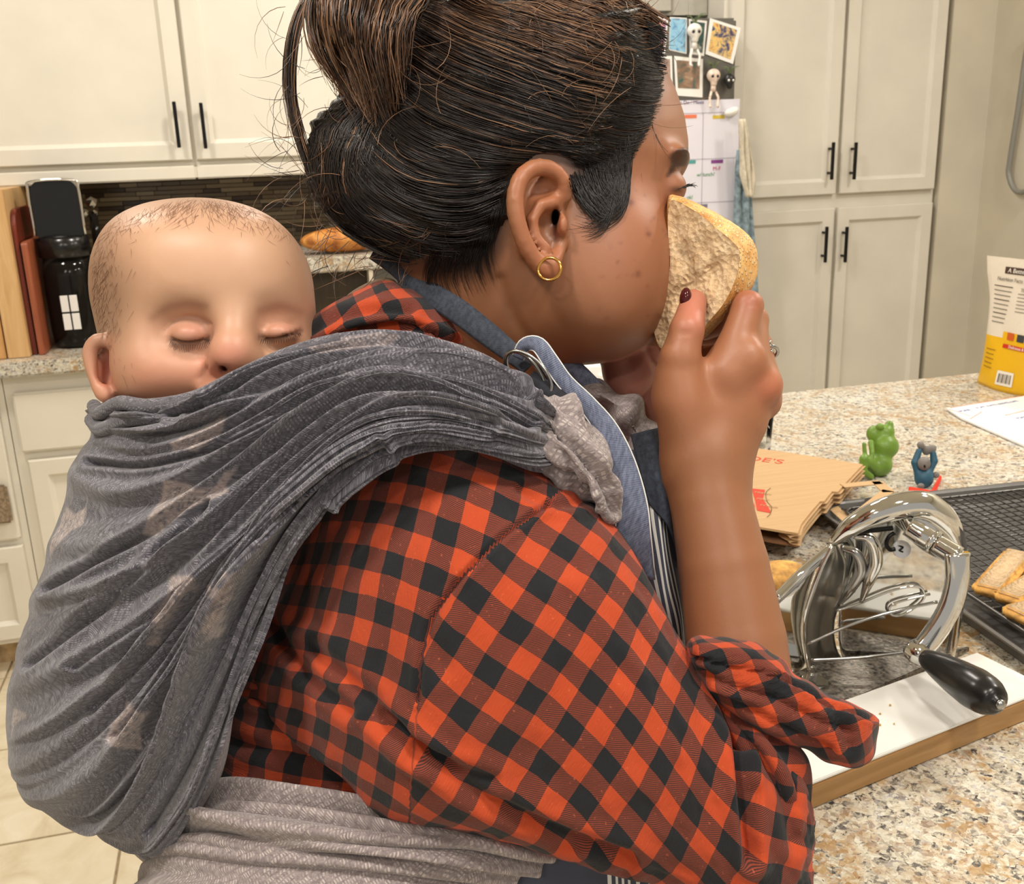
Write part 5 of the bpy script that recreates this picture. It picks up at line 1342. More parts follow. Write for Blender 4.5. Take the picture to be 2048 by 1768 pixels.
def crease(P, N, lines):       # lines: (polyline px, sigma px, depth m, rim)
    x, y = 1024+F*P[..., 0]/(-P[..., 2]), 884-F*P[..., 1]/(-P[..., 2]); D = np.zeros(x.shape)
    for (ln, sg, a) in lines:
        dd = poly_dist(x, y, crl(ln, 20)); D += -a*np.exp(-(dd/sg)**2)+.45*a*np.exp(-((dd-sg*2.0)/(sg*1.1))**2)
    front = np.clip(N[..., 2]*2, 0, 1); return P+N*(D*front)[..., None]
def cloth_loft(name, rings, n, k, m, parent, lines=(), noise=(.0016, 10, 14, 3), rot=0, uvoff=(0, 0), expo=.86, caps=True, seam=None):
    P = ringloft(rings, n, k, expo); ref = k//4; uv = ring_uv(P, ref); N = grid_normals(P)
    Nc = P-P.mean(1, keepdims=True)
    if (N*Nc).sum() < 0: N = -N
    P = P+N*(smooth_noise((n, k), noise[1:3], noise[3])*noise[0]+smooth_noise((n, k), (noise[1]*4, noise[2]*4), noise[3]+1)*noise[0]*.28)[..., None]
    P = crease(P, N, lines)
    c, s = cos(rot), sin(rot); uv2 = np.stack([uv[..., 0]*c+uv[..., 1]*s+uvoff[0], -uv[..., 0]*s+uv[..., 1]*c+uvoff[1]], -1)
    if seam is not None:
        pl_, a2 = seam; x, y = 1024+F*P[..., 0]/(-P[..., 2]), 884-F*P[..., 1]/(-P[..., 2]); xs_ = np.interp(y, [q_[1] for q_ in pl_], [q_[0] for q_ in pl_])
        c, s = cos(a2), sin(a2); uv3 = np.stack([uv[..., 0]*c+uv[..., 1]*s, -uv[..., 0]*s+uv[..., 1]*c], -1); uv2 = np.where((x > xs_)[..., None], uv3, uv2)
    Fq = grid_faces(n, k, True)
    o = wparent_or(link_obj(name, pymesh(name, c2w(P.reshape(-1, 3)), Fq, uv=uv2.reshape(-1, 2)), m), parent)
    solid(o, .0016); return o
def wparent_or(o, p):
    if p is None: return o
    if p.type == 'EMPTY': return wparent(o, p)
    o.parent = p; return o
# plain inflated cloth volume with planar-but-depth-aware uv
def cloth_blob(name, poly, d, R, Tn, Tf, m, parent, rot=0, folds=None, lines=(), vox=.0022, k_ell=(), lap=2, pw=2.0, per=1.0, vcol=None):
    PPs = PP(poly, d); s = SDF(PPs.min(0)-[.012, .012, Tf+.012], PPs.max(0)+[.012, .012, Tn+.012], vox); s.inflate(PPs, R, Tn, Tf, pw=pw)
    for a in k_ell: s.ell(*a[0], **a[1])
    V, Q = s.mesh(); V = laplace(V, Q, lap); N = vnormals(V, Q)
    if (N*(V-V.mean(0))).sum() < 0: Q = Q[:, ::-1].copy(); N = -N
    x, y = topx(V); D = np.zeros(len(V))
    if folds: D = folds(x, y, V)
    for (ln, sg, a) in lines:
        dd = poly_dist(x, y, crl(ln, 20)); D += (-a*np.exp(-(dd/sg)**2)+.45*a*np.exp(-((dd-sg*2.0)/(sg*1.1))**2))*np.clip(N[:, 2]*2, 0, 1)
    ph_ = np.arccos(np.clip(N[:, 2], -1, 1)); nxy = N[:, :2]/(np.linalg.norm(N[:, :2], axis=1)[:, None]+1e-9); ext = nxy*((Tn+Tf)/2*(ph_-np.sin(ph_)))[:, None]; V0 = V.copy(); V = V+N*D[:, None]
    c, s_ = cos(rot), sin(rot); uu = V0[:, 0]+ext[:, 0]; vv = V0[:, 1]+ext[:, 1]
    uv = np.stack([uu*c+vv*s_, -uu*s_+vv*c], 1)*per
    return wparent_or(link_obj(name, pymesh(name, c2w(V), Q, uv=uv, vcol=None if vcol is None else vcol(x, y, V)), m), parent)

# ------------------------------------------------------------------ shirt
torso_r = [(690, 770, 1110, 800, .69, .03, .03), (655, 850, 1150, 850, .69, .09, .08), (610, 1000, 1215, 980, .69, .115, .10), (540, 1180, 1270, 1120, .69, .125, .11), (470, 1330, 1300, 1290, .69, .130, .11), (432, 1470, 1300, 1480, .69, .128, .11), (412, 1590, 1296, 1640, .69, .124, .11), (400, 1690, 1290, 1760, .69, .120, .11), (400, 1830, 1290, 1880, .69, .120, .11)]
shirt = cloth_loft('shirt', torso_r, 150, 200, M_PL, woman, rot=.08, uvoff=(.006, .002), lines=[([(470, 1385), (560, 1400), (680, 1425), (800, 1478)], 10, .006), ([(450, 1480), (560, 1500), (700, 1500)], 14, .003)], noise=(.002, 8, 16, 5))
sleeve_r = [(650, 960, 470, 1400, .610, .010, .05), (700, 920, 520, 1430, .605, .034, .05), (760, 890, 575, 1462, .598, .052, .05), (825, 872, 640, 1500, .588, .064, .05), (900, 864, 710, 1550, .580, .072, .05), (990, 884, 770, 1600, .572, .076, .05), (1095, 934, 850, 1646, .568, .074, .05), (1190, 1008, 960, 1660, .564, .068, .05), (1270, 1112, 1090, 1682, .562, .062, .05), (1340, 1240, 1220, 1716, .560, .058, .05), (1392, 1350, 1340, 1766, .560, .054, .05), (1450, 1420, 1440, 1812, .560, .052, .048), (1515, 1450, 1510, 1816, .560, .048, .045), (1566, 1486, 1560, 1800, .560, .042, .04), (1596, 1540, 1590, 1768, .560, .032, .03), (1612, 1610, 1608, 1710, .560, .012, .012)]
slv_lines = [([(1096, 1010), (1010, 1070), (920, 1160), (862, 1240), (842, 1330), (836, 1400)], 6, .0026), ([(1040, 980), (1100, 1010), (1190, 1000)], 9, .002),
 ([(1430, 1380), (1474, 1480), (1490, 1600), (1500, 1720)], 13, .008), ([(1470, 1420), (1560, 1560), (1590, 1680)], 16, .004), ([(1400, 1330), (1440, 1400), (1520, 1440)], 10, .004),
 ([(840, 1500), (960, 1590), (1100, 1660), (1260, 1720)], 16, .005), ([(760, 1440), (860, 1510), (980, 1560)], 15, .004), ([(620, 1300), (740, 1400), (830, 1500)], 18, .004), ([(880, 1330), (860, 1260), (900, 1180)], 22, .002), ([(520, 1210), (600, 1330), (700, 1420)], 14, .004)]
cloth_loft('sleeve', sleeve_r, 380, 480, M_PL, shirt, rot=radians(3), uvoff=(.004, .008), lines=slv_lines, noise=(.0019, 12, 14, 11), seam=([(1140, 960), (1096, 1010), (1010, 1070), (920, 1160), (862, 1240), (842, 1330), (836, 1400), (820, 1600)], radians(-13)))
far_r = [(1000, 880, 1120, 1180, .83, .05, .05), (1120, 950, 1180, 1260, .85, .048, .05), (1250, 1060, 1290, 1300, .85, .045, .045), (1380, 1150, 1380, 1340, .82, .042, .042), (1440, 1200, 1430, 1330, .80, .03, .03)]
cloth_loft('sleeve', far_r, 60, 90, M_PL, shirt, noise=(.001, 5, 8, 4))
# rolled cuff with its loose flap
cuffP = [(1373, 1290), (1396, 1270), (1440, 1272), (1500, 1284), (1556, 1310), (1590, 1346), (1640, 1378), (1700, 1404), (1750, 1434), (1758, 1478), (1738, 1524), (1700, 1534), (1650, 1520), (1600, 1494), (1545, 1480), (1485, 1446), (1430, 1400), (1388, 1346)]
cloth_blob('rolled_cuff', [(a, b) for a, b in crc(cuffP, 60)], .556, .012, .040, .045, M_PL, shirt, rot=radians(22), vox=.002, pw=3.2, folds=lambda x, y, V: .0007*np.sin(x*.03+y*.07+np.sin(x*.02)*2)+.0003*np.sin(x*.11-y*.06),
           lines=[([(1384, 1312), (1450, 1330), (1520, 1344), (1580, 1362), (1660, 1408), (1745, 1440)], 4, .004), ([(1400, 1345), (1460, 1372), (1540, 1392), (1620, 1432), (1700, 1462)], 7, .003), ([(1430, 1390), (1500, 1420), (1580, 1462), (1660, 1500)], 8, .003), ([(1640, 1400), (1680, 1440), (1700, 1500)], 9, .002)],
           k_ell=[((Pc(1482, 1268, .580), (.0262, .020, .027)), dict(op='s', k=.004))])
cloth_blob('sleeve_fold', [(a, b) for a, b in crc([(1420, 1385), (1480, 1420), (1560, 1462), (1606, 1500), (1622, 1540), (1618, 1620), (1606, 1720), (1560, 1775), (1520, 1640), (1470, 1520)], 50)], .548, .03, .036, .03, M_PL, shirt, rot=radians(-14), lines=[([(1470, 1440), (1530, 1540), (1580, 1640)], 12, .004), ([(1520, 1450), (1590, 1540), (1605, 1640)], 10, .003)])
# collar behind the neck
cloth_blob('collar', [(a, b) for a, b in crc([(588, 690), (600, 662), (650, 616), (712, 582), (770, 560), (840, 585), (900, 628), (926, 676), (920, 710), (860, 720), (760, 700), (660, 700)], 50)], .628, .028, .040, .05, M_PL, shirt, rot=radians(30),
           lines=[([(640, 690), (720, 660), (800, 650), (870, 668), (915, 690)], 7, .006), ([(600, 680), (660, 640), (740, 622), (820, 622)], 9, .003)])
cloth_blob('collar_band', [(a, b) for a, b in crc([(680, 606), (710, 578), (760, 556), (790, 560), (800, 590), (740, 594), (700, 612)], 30)], .645, .012, .022, .02, speck('beige_lining', (150, 122, 96), .9), shirt)

# ------------------------------------------------------------------ apron
def m_denim(name, lt, dk, sc=1500):
    m, t = nmat(name, rough=.85); v = t.coord('UV'); sx = t.add('ShaderNodeSeparateXYZ'); t.link(v, sx.inputs[0])
    tw = t.math('FRACT', t.math('MULTIPLY', t.math('ADD', sx.outputs[0], t.math('MULTIPLY', sx.outputs[1], .6)), sc)); n = t.noise(v, 260, 4, .7)
    f = t.math('ADD', t.math('MULTIPLY', t.math('LESS_THAN', tw, .5), .2), t.math('MULTIPLY', n, .95))
    t.color(t.ramp(f, [(.35, dk), (.85, lt)])); t.bump(f, .25, .0008); return m
M_DEN = m_denim('denim_mid', (132, 140, 164), (62, 68, 90)); M_DEND = m_denim('denim_dark', (70, 78, 92), (28, 32, 42)); M_NAVY = m_denim('navy_twill', (44, 46, 56), (18, 19, 26))
M_STI = mat('white_stitch', (226, 226, 222), .8)
def m_stripe(name, bands, edge):
    m, t = nmat(name, rough=.85); v = t.coord('UV'); sx = t.add('ShaderNodeSeparateXYZ'); t.link(v, sx.inputs[0])
    n = t.noise(v, 260, 4, .7); tw = t.math('LESS_THAN', t.math('FRACT', t.math('MULTIPLY', t.math('ADD', sx.outputs[0], sx.outputs[1]), 800)), .5)
    f = t.math('ADD', t.math('MULTIPLY', tw, .35), t.math('MULTIPLY', n, .8)); den = t.ramp(f, [(.35, (34, 38, 52)), (.85, (88, 94, 112))])
    k = None
    for (a, b) in bands:
        q_ = t.math('MULTIPLY', t.math('GREATER_THAN', sx.outputs[0], a), t.math('LESS_THAN', sx.outputs[0], b)); k = q_ if k is None else t.math('ADD', k, q_)
    t.color(t.mix(k, den, (222, 222, 216))); t.bump(f, .25, .0008); return m
def ribbon(name, pts, m, parent, n=60, k=9, bulge=.002, th=.0015, twist=None, edge=None):
    # pts: (px, py, d, halfwidth px)
    R = cr(pts, n); T = np.gradient(R[:, :2], axis=0); T /= np.linalg.norm(T, axis=1)[:, None]; nn = np.stack([-T[:, 1], T[:, 0]], 1)
    P = np.empty((n, k, 3))
    for j in range(k):
        u = 2*j/(k-1)-1; pxy = R[:, :2]+nn*(u*R[:, 3])[:, None]; dd = R[:, 2]-bulge*(1-u*u)
        P[:, j] = np.stack([(pxy[:, 0]-1024)/F*dd, -(pxy[:, 1]-884)/F*dd, -dd], 1)
    su, sv = arcuv(P); o = link_obj(name, pymesh(name, c2w(P.reshape(-1, 3)), grid_faces(n, k), uv=np.stack([su, sv], -1).reshape(-1, 2)), m)
    wparent_or(o, parent); solid(o, th, 0)
    if edge is not None:
        for j in edge: q_ = tube('edge_stitching', [c2w(p+np.array([0, 0, .001])) for p in P[::2, j]], .00042, M_STI, n=5); q_.parent = o
    return o
def sheet(name, guides, n, k, m, parent, disp=None, th=.0015, uvn=False):
    P = guide_sheet(guides, n, k); N = toward(grid_normals(P), P)
    if disp is not None:
        x, y = 1024+F*P[..., 0]/(-P[..., 2]), 884-F*P[..., 1]/(-P[..., 2]); P = P+N*disp(x, y, P)[..., None]
    if uvn: uv = np.stack(np.meshgrid(np.linspace(0, 1, k), np.linspace(0, 1, n), indexing='ij'), -1)
    else: su, sv = arcuv(P); uv = np.stack([su, sv], -1)
    o = link_obj(name, pymesh(name, c2w(P.reshape(-1, 3)), grid_faces(k, n), uv=uv.reshape(-1, 2)), m); wparent_or(o, parent); solid(o, th, 0); return o
M_BIB = m_stripe('apron_stripe', [(.15, .175), (.21, .235), (.27, .295), (.33, .355), (.39, .415), (.62, .64), (.68, .70), (.74, .76), (.80, .82)], 0)
apron = sheet('apron', [[(1240, 900, .64), (1250, 960, .63), (1262, 1050, .615), (1270, 1160, .610), (1300, 1320, .610), (1330, 1500, .61), (1330, 1800, .61)], [(1296, 900, .63), (1304, 960, .615), (1312, 1040, .600), (1330, 1160, .597), (1352, 1290, .60), (1360, 1500, .61), (1360, 1800, .61)], [(1334, 900, .66), (1338, 960, .64), (1345, 1060, .615), (1362, 1180, .615), (1374, 1300, .62), (1392, 1500, .63), (1392, 1800, .63)], [(1352, 900, .72), (1362, 960, .70), (1380, 1060, .68), (1412, 1180, .68), (1425, 1300, .69), (1420, 1500, .70), (1420, 1800, .70)], [(1340, 900, .78), (1350, 960, .78), (1370, 1060, .77), (1390, 1180, .77), (1400, 1300, .78), (1400, 1500, .78), (1400, 1800, .78)]], 70, 70, M_BIB, woman, uvn=True, disp=lambda x, y, P: .001*np.sin(x*.08+y*.01))
sheet('bib_facing', [[(1262, 870, .628), (1280, 940, .610), (1300, 1010, .602)], [(1300, 860, .618), (1322, 940, .6), (1340, 1060, .598)], [(1336, 850, .66), (1344, 960, .625), (1362, 1130, .612)]], 30, 24, M_DEND, apron)
ribbon('neck_strap', [(745, 508, .650, 10), (790, 534, .638, 16), (850, 580, .618, 22), (915, 622, .600, 24), (975, 668, .588, 23), (1035, 716, .575, 18), (1056, 736, .57, 14)], M_DEND, apron)
ribbon('strap_loop', [(1036, 716, .566, 12), (1050, 690, .562, 13), (1076, 690, .558, 15), (1100, 722, .556, 16), (1130, 764, .556, 16), (1175, 810, .556, 18), (1214, 862, .556, 23), (1244, 930, .556, 27), (1262, 1010, .556, 32), (1266, 1080, .560, 36), (1270, 1160, .575, 40)], M_DEN, apron, n=90, edge=(0, 8))
ribbon('strap_tail', [(1060, 752, .560, 12), (1096, 782, .556, 16), (1140, 812, .556, 17), (1186, 850, .562, 14), (1222, 890, .570, 8)], M_NAVY, apron)
ribbon('strap_tail', [(1085, 722, .560, 10), (1120, 775, .560, 11), (1165, 820, .560, 11), (1206, 868, .562, 8)], M_DEND, apron)
ribbon('far_strap', [(1118, 716, .64, 14), (1150, 738, .645, 16), (1190, 775, .65, 15), (1225, 800, .66, 12)], M_DEN, apron)
for (cx_, cy_, a) in ((1050, 752, .95), (1058, 748, .8)):
    cc = Pc(cx_, cy_, .556+(.003 if a > .9 else -.001)); ca, sa = cos(-a), sin(-a); rp = []
    for t_ in np.linspace(0, 2*pi, 36, endpoint=False):
        u_, v_ = .0155*cos(t_), .0078*sin(t_); rp.append(cc+np.array([u_*ca-v_*sa, u_*sa+v_*ca, .003*sin(t_)]))
    wparent_or(tube('metal_ring', [c2w(p) for p in rp], .0011, M_SAT, n=8, close=True), apron)
M_BST = m_stripe('apron_skirt_stripe', [(.035, .055), (.08, .095), (.62, .64), (.66, .672), (.69, .702), (.72, .732), (.76, .78), (.83, .85), (.90, .92), (.97, .985)], 0)
sheet('apron_skirt', [[(930, 1640, .58), (925, 1768, .59), (920, 1900, .60)], [(1080, 1660, .555), (1080, 1768, .565), (1080, 1900, .575)], [(1230, 1680, .565), (1235, 1768, .57), (1240, 1900, .58)], [(1340, 1700, .60), (1345, 1768, .60), (1350, 1900, .61)]], 30, 90, M_BST, apron, uvn=True, disp=lambda x, y, P: .0012*np.sin(x*.05))
# trousers and shoes below the frame
hipw = W(880, 1850, .71)
M_TR = mat('black_trousers', (34, 34, 38), .9); M_SHOE = mat('grey_slipper', (96, 92, 88), .8)
V, Fc = [], []
ls = SDF((-.2, -.2, .04), (.2, .2, .9), .012)
ls.cone((0, 0, .80), (0, 0, .72), .12, .14, k=.04)
for sx in (-1, 1): ls.chain([(0, sx*.07, .72), (.01, sx*.075, .42), (0, sx*.08, .08)], [.088, .06, .05], k=.03)
V, Q = ls.mesh(); V = laplace(V, Q, 2)
wparent(link_obj('trousers', pymesh('trousers', V+np.array([hipw[0], hipw[1], 0]), Q), M_TR), woman)
for sx in (-1, 1):
    s = SDF((-.1, -.06, -.001), (.2, .06, .11), .008); s.ell((.05, 0, .035), (.12, .045, .035)); s.ell((-.02, 0, .05), (.045, .042, .04), k=.03)
    V, Q = s.mesh(); wparent(link_obj('shoe', pymesh('shoe', V+np.array([hipw[0], hipw[1]+sx*.08, 0]), Q), M_SHOE), woman)

# ------------------------------------------------------------------ the slice of bread in her hands
bs_ = empty('bread_slice', tuple(W(1400, 560, .60)), label='thick seeded slice of white bread held to the woman\'s mouth', cat='bread')
FR = [(1338, 408), (1352, 402), (1396, 426), (1440, 462), (1466, 484), (1478, 500), (1478, 530), (1468, 566), (1448, 606), (1420, 640), (1396, 668), (1350, 690), (1330, 698), (1318, 692), (1308, 664), (1304, 636), (1314, 604), (1330, 574), (1340, 530), (1336, 470)]
OFF = {0: (0, -8), 1: (4, -10), 2: (14, -12), 3: (30, -14), 4: (36, -8), 5: (36, 6), 6: (36, 20), 7: (30, 20), 8: (22, 16), 9: (14, 14), 10: (8, 12)}
n = 120; Fp = crc([(p[0], p[1], (.592+.042*max(0, (1478-p[0])/170)**1.5)) for p in FR], n)
Op = crc([OFF.get(i, (3, 3)) for i in range(len(FR))], n)
rr_ = rnd
rings = []; kk = 9; V = []; uvv = []
for j in range(kk):
    u = j/(kk-1); 
    for i in range(n):
        px_, py_, dd = Fp[i]; w_ = 1+.012*sin(i*1.7)+.008*sin(i*3.1+j)
        cx_, cy_ = 1395, 550; b_ = 5*sin(pi*u)
        ox, oy = px_-cx_, py_-cy_; L_ = math.hypot(ox, oy)
        V.append(Pc(px_+Op[i][0]*u+ox/L_*b_*w_+rnd.uniform(-.7, .7), py_+Op[i][1]*u+oy/L_*b_*w_+rnd.uniform(-.7, .7), dd+.024*u))
def m_bcrust():
    m, t = nmat('seeded_crust', rough=.6); v = t.coord(); n_ = t.noise(v, 60, 4, .6); sd_ = t.ramp(t.voro(v, 330), [(.28, (255, 255, 255)), (.42, (0, 0, 0))])
    c = t.ramp(n_, [(.3, (176, 112, 48)), (.5, (222, 166, 92)), (.7, (244, 206, 140))]); c = t.mix(t.math('MULTIPLY', sd_, .55), c, (248, 228, 184)); t.color(c)
    t.bump(t.math('ADD', sd_, n_), .7, .003); return m
M_SC = m_bcrust()
wparent(link_obj('crust', pymesh('crust', c2w(np.array(V)), grid_faces(kk, n, True)), M_SC), bs_)
# crumb faces: dense fans with an uneven torn surface
def crumb_face(pts, dz, nrm_sign, name):
    P0 = np.array([(p[0], p[1], p[2]) for p in pts]); c0 = np.array([1392, 560, P0[:, 2].mean()-.002]); L = 34; out = []
    for a in range(L+1):
        t = a/L
        for i in range(len(P0)):
            p = c0*(1-t)+P0[i]*t; out.append(p)
    out = np.array(out); x, y = out[:, 0], out[:, 1]
    h_ = .0008*np.sin(x*.05+y*.09)+.002*np.exp(-((x-1365)/18)**2-((y-560)/60)**2)+.0005*np.sin(x*.13-y*.05)+.0005*np.sin(x*.31+1.7*np.sin(y*.21))*np.sin(y*.27+1.3*np.sin(x*.19))
    ct = 1-np.repeat(np.linspace(0, 1, L+1)**6, len(P0))
    dd = out[:, 2]+h_*nrm_sign*ct+dz; V_ = np.stack([(x-1024)/F*dd, -(y-884)/F*dd, -dd], 1)
    return wparent(link_obj(name, pymesh(name, c2w(V_), grid_faces(L+1, len(P0), True)), M_CB), bs_)
crumb_face([(Fp[i][0], Fp[i][1], Fp[i][2]) for i in range(n)], 0, 1, 'crumb')
crumb_face([(Fp[i][0]+Op[i][0], Fp[i][1]+Op[i][1], Fp[i][2]+.024) for i in range(n)], 0, -1, 'crumb')

# ------------------------------------------------------------------ the baby
BH = [(188, 640), (176, 575), (182, 505), (214, 446), (270, 412), (340, 397), (420, 396), (490, 410), (548, 440), (592, 486), (620, 540), (630, 600), (632, 650), (628, 700), (600, 770), (540, 830), (450, 856), (370, 850), (300, 832), (246, 796), (214, 740), (200, 690)]
lo = Pc(20, 1760, .66); hi = Pc(660, 360, .66)
bb = SDF((-.335, -.30, -.82), (-.10, .170, -.535), .002)
bb.inflate(PP([(a, b) for a, b in crc(BH, 60)], .635), .068, .070, .072, pw=2.15)
q = pr(.57)
bb.ell(Pc(315, 735, .595), (80*q, 75*q, .026), k=.03)       # cheeks
bb.ell(Pc(540, 760, .600), (70*q, 60*q, .026), k=.03)
bb.ell(Pc(400, 520, .590), (150*q, 80*q, .026), k=.04)       # forehead
bb.ell(Pc(376, 668, .5665), (50*q, 30*q, .012), op='s', k=.022)   # sockets
bb.ell(Pc(566, 664, .5715), (40*q, 26*q, .012), op='s', k=.020)
bb.ell(Pc(382, 671, .5785), (38*q, 25*q, .0125), k=.006)    # lids
bb.ell(Pc(562, 667, .5830), (34*q, 23*q, .0125), k=.006)
bb.chain([Pc(470, 640, .573), Pc(466, 690, .5640)], [.0085, .0085], k=.012)
bb.ell(Pc(464, 708, .5640), (.0115, .0100, .0105), k=.007)
bb.ell(Pc(430, 722, .5680), (.0065, .0060, .0065), k=.004); bb.ell(Pc(500, 716, .5690), (.0065, .0060, .0065), k=.004)
bb.ell(Pc(450, 734, .5640), (.0026, .0022, .006), op='s', k=.002)
bb.ell(Pc(450, 790, .572), (.015, .006, .006), k=.006); bb.ell(Pc(452, 808, .572), (.013, .006, .006), k=.006)
# ear
eb = .598
bb.ell(Pc(212, 736, eb+.006), (28*pr(eb), 56*pr(eb), .009), rot=((cos(.12), -sin(.12), 0), (sin(.12), cos(.12), 0), (0, 0, 1)), k=.005)
bb.chain([Pc(*p) for p in crl([(236, 704, eb-.002), (222, 684, eb-.006), (198, 680, eb-.008), (182, 694, eb-.008), (180, 716, eb-.008), (188, 744, eb-.008), (198, 772, eb-.008), (212, 790, eb-.008)], 14)], [.0042]*14, k=.003)
bb.ell(Pc(216, 788, eb-.004), (16*pr(eb), 14*pr(eb), .007), k=.006)
bb.ell(Pc(212, 736, eb-.006), (14*pr(eb), 32*pr(eb), .008), rot=((cos(.15), -sin(.15), 0), (sin(.15), cos(.15), 0), (0, 0, 1)), op='s', k=.004)
# neck, trunk, arms and legs inside the wrap
bb.chain([Pc(400, 800, .66), Pc(360, 920, .68)], [.032, .034], k=.03)
bb.ell(Pc(330, 1120, .69), (.066, .085, .06), k=.03); bb.ell(Pc(250, 1400, .69), (.066, .062, .062), k=.04)
bb.chain([Pc(330, 1000, .64), Pc(420, 1080, .62), Pc(470, 980, .62)], [.022, .018, .015], k=.015)
bb.chain([Pc(250, 1440, .64), Pc(380, 1300, .62), Pc(430, 1500, .62)], [.036, .030, .022], k=.02)
V, Q = bb.mesh(); V = laplace(V, Q, 3, .45); N = vnormals(V, Q)
if (N*(V-V.mean(0))).sum() < 0: Q = Q[:, ::-1].copy(); N = -N
x, y = topx(V); Z = -V[:, 2]; face = (N[:, 2] > -.1) & (Z < .64) & (y < 860)
D = np.zeros(len(V))
ll = poly_dist(x, y, crl([(340, 678), (362, 686), (390, 686), (418, 678)], 10)); D -= .0022*np.exp(-(ll/3.2)**2)
l2 = poly_dist(x, y, crl([(520, 676), (546, 680), (580, 672), (604, 662)], 10)); D -= .0022*np.exp(-(l2/3.2)**2)
D -= .0012*np.exp(-(poly_dist(x, y, crl([(330, 660), (350, 642), (384, 634), (420, 648)], 10))/4)**2)
D -= .0012*np.exp(-(poly_dist(x, y, crl([(530, 652), (556, 640), (590, 646)], 10))/4)**2)
D -= .0016*np.exp(-(poly_dist(x, y, crl([(408, 712), (412, 736), (400, 756)], 8))/6)**2)
V = V+N*(D*face)[:, None]
C = np.tile(rgb((208, 166, 136)), (len(V), 1))
paint(gz(x, y, 310, 765, 70, 50)*(Z < .66), (206, 130, 106), .55); paint(gz(x, y, 440, 740, 40, 30)*(Z < .66), (212, 126, 108), .6)
paint(gz(x, y, 466, 700, 26, 20)*(Z < .66), (216, 138, 118), .5)
paint(gz(x, y, 380, 655, 52, 30)*face, (178, 120, 100), .5); paint(gz(x, y, 560, 652, 44, 28)*face, (178, 116, 98), .5)
paint(gz(x, y, 386, 662, 24, 10)*face, (206, 146, 128), .6); paint(gz(x, y, 566, 658, 22, 9)*face, (206, 146, 128), .6)
paint(np.exp(-(ll/4.2)**2)*face, (74, 52, 46), .9); paint(np.exp(-(l2/4)**2)*face, (74, 52, 46), .9)
paint(np.exp(-(poly_dist(x, y, crl([(305, 636), (330, 618), (370, 608), (410, 612)], 10))/9)**2)*face, (150, 104, 82), .5)
paint(np.exp(-(poly_dist(x, y, crl([(520, 622), (560, 612), (600, 624)], 10))/9)**2)*face, (150, 100, 82), .45)
paint(gz(x, y, 448, 738, 7, 6)*(Z < .58), (70, 26, 26), 1.0)
paint(gz(x, y, 210, 740, 12, 30)*(Z > eb-.012)*(Z < .64), (176, 84, 70), .85)
paint(inpoly(x, y, [(160, 670), (232, 670), (240, 810), (180, 810)], 20)*(Z < .64), (216, 142, 116), .4)
paint(gz(x, y, 450, 800, 40, 12)*face, (196, 104, 92), .7)
hb = np.clip((x < 300)*gz(x, y, 190, 560, 50, 130)*.9+gz(x, y, 215, 640, 34, 60)*.6+gz(x, y, 430, 380, 200, 34)+(N[:, 2] < -.2)*(y < 760), 0, 1)
paint(hb, (118, 88, 68), .55)
bc = W(300, 1400, .69)
baby = empty('person', (bc[0], bc[1], bc[2]-.05), label='sleeping bald baby peeking out of the grey wrap on the woman\'s back', cat='person')
bbody = wparent(link_obj('body', pymesh('body', c2w(V), Q, vcol=C), M_BSKIN), baby)
BB = BVHTree.FromPolygons([tuple(p) for p in V], [tuple(map(int, q_)) for q_ in Q])
def lashes(line, n_, L, fan):
    out = []; P_ = crl(line, n_)
    for i, p in enumerate(P_):
        d_ = hit(BB, p[0], p[1], .57)-.001; a = pi/2+fan*(.5-i/(n_-1)); l = L*rnd.uniform(.7, 1.1); out.append(cr([Pc(p[0], p[1], d_), Pc(p[0]+cos(a)*l*.5, p[1]+sin(a)*l*.6, d_-.003), Pc(p[0]+cos(a)*l, p[1]+sin(a)*l*.9, d_-.0035)], 6))
    return out
strands('eyelashes', lashes([(342, 682), (362, 688), (390, 688), (416, 680)], 26, 17, .9)+lashes([(524, 678), (550, 681), (580, 675), (600, 665)], 20, 10, .7), .00018, mat('lash_brown', (60, 42, 36), .6), bbody)
fz_ = []
for _ in range(900):
    if rnd.random() < .6:
        xx_ = 410+rnd.gauss(0, 95); top = 396+((xx_-400)/215)**2*75; p0 = (xx_, top+abs(rnd.gauss(0, 22))); dr = (rnd.gauss(.25 if xx_ > 400 else -.35, .35), rnd.uniform(.25, .8))
    else:
        yy_ = 560+rnd.gauss(0, 75); lf_ = 184+((yy_-560)/190)**2*60; p0 = (lf_+abs(rnd.gauss(0, 26)), yy_); dr = (rnd.gauss(-.1, .2), rnd.uniform(.3, .9))
    L = rnd.uniform(10, 34); pts = []; ok = True; cvv = rnd.uniform(-5, 5)
    for j in range(5):
        t = j/4; q_ = (p0[0]+dr[0]*L*t+cvv*t*t, p0[1]+dr[1]*L*t); dd = hit(BB, q_[0], q_[1], None)
        if dd is None: ok = False; break
        pts.append(Pc(q_[0], q_[1], dd-.0004-.0004*t))
    if ok: fz_.append(np.array(pts))
strands('baby_hair', fz_, .00010, mat('fuzz', (148, 112, 90), .7), bbody, kind='stuff')

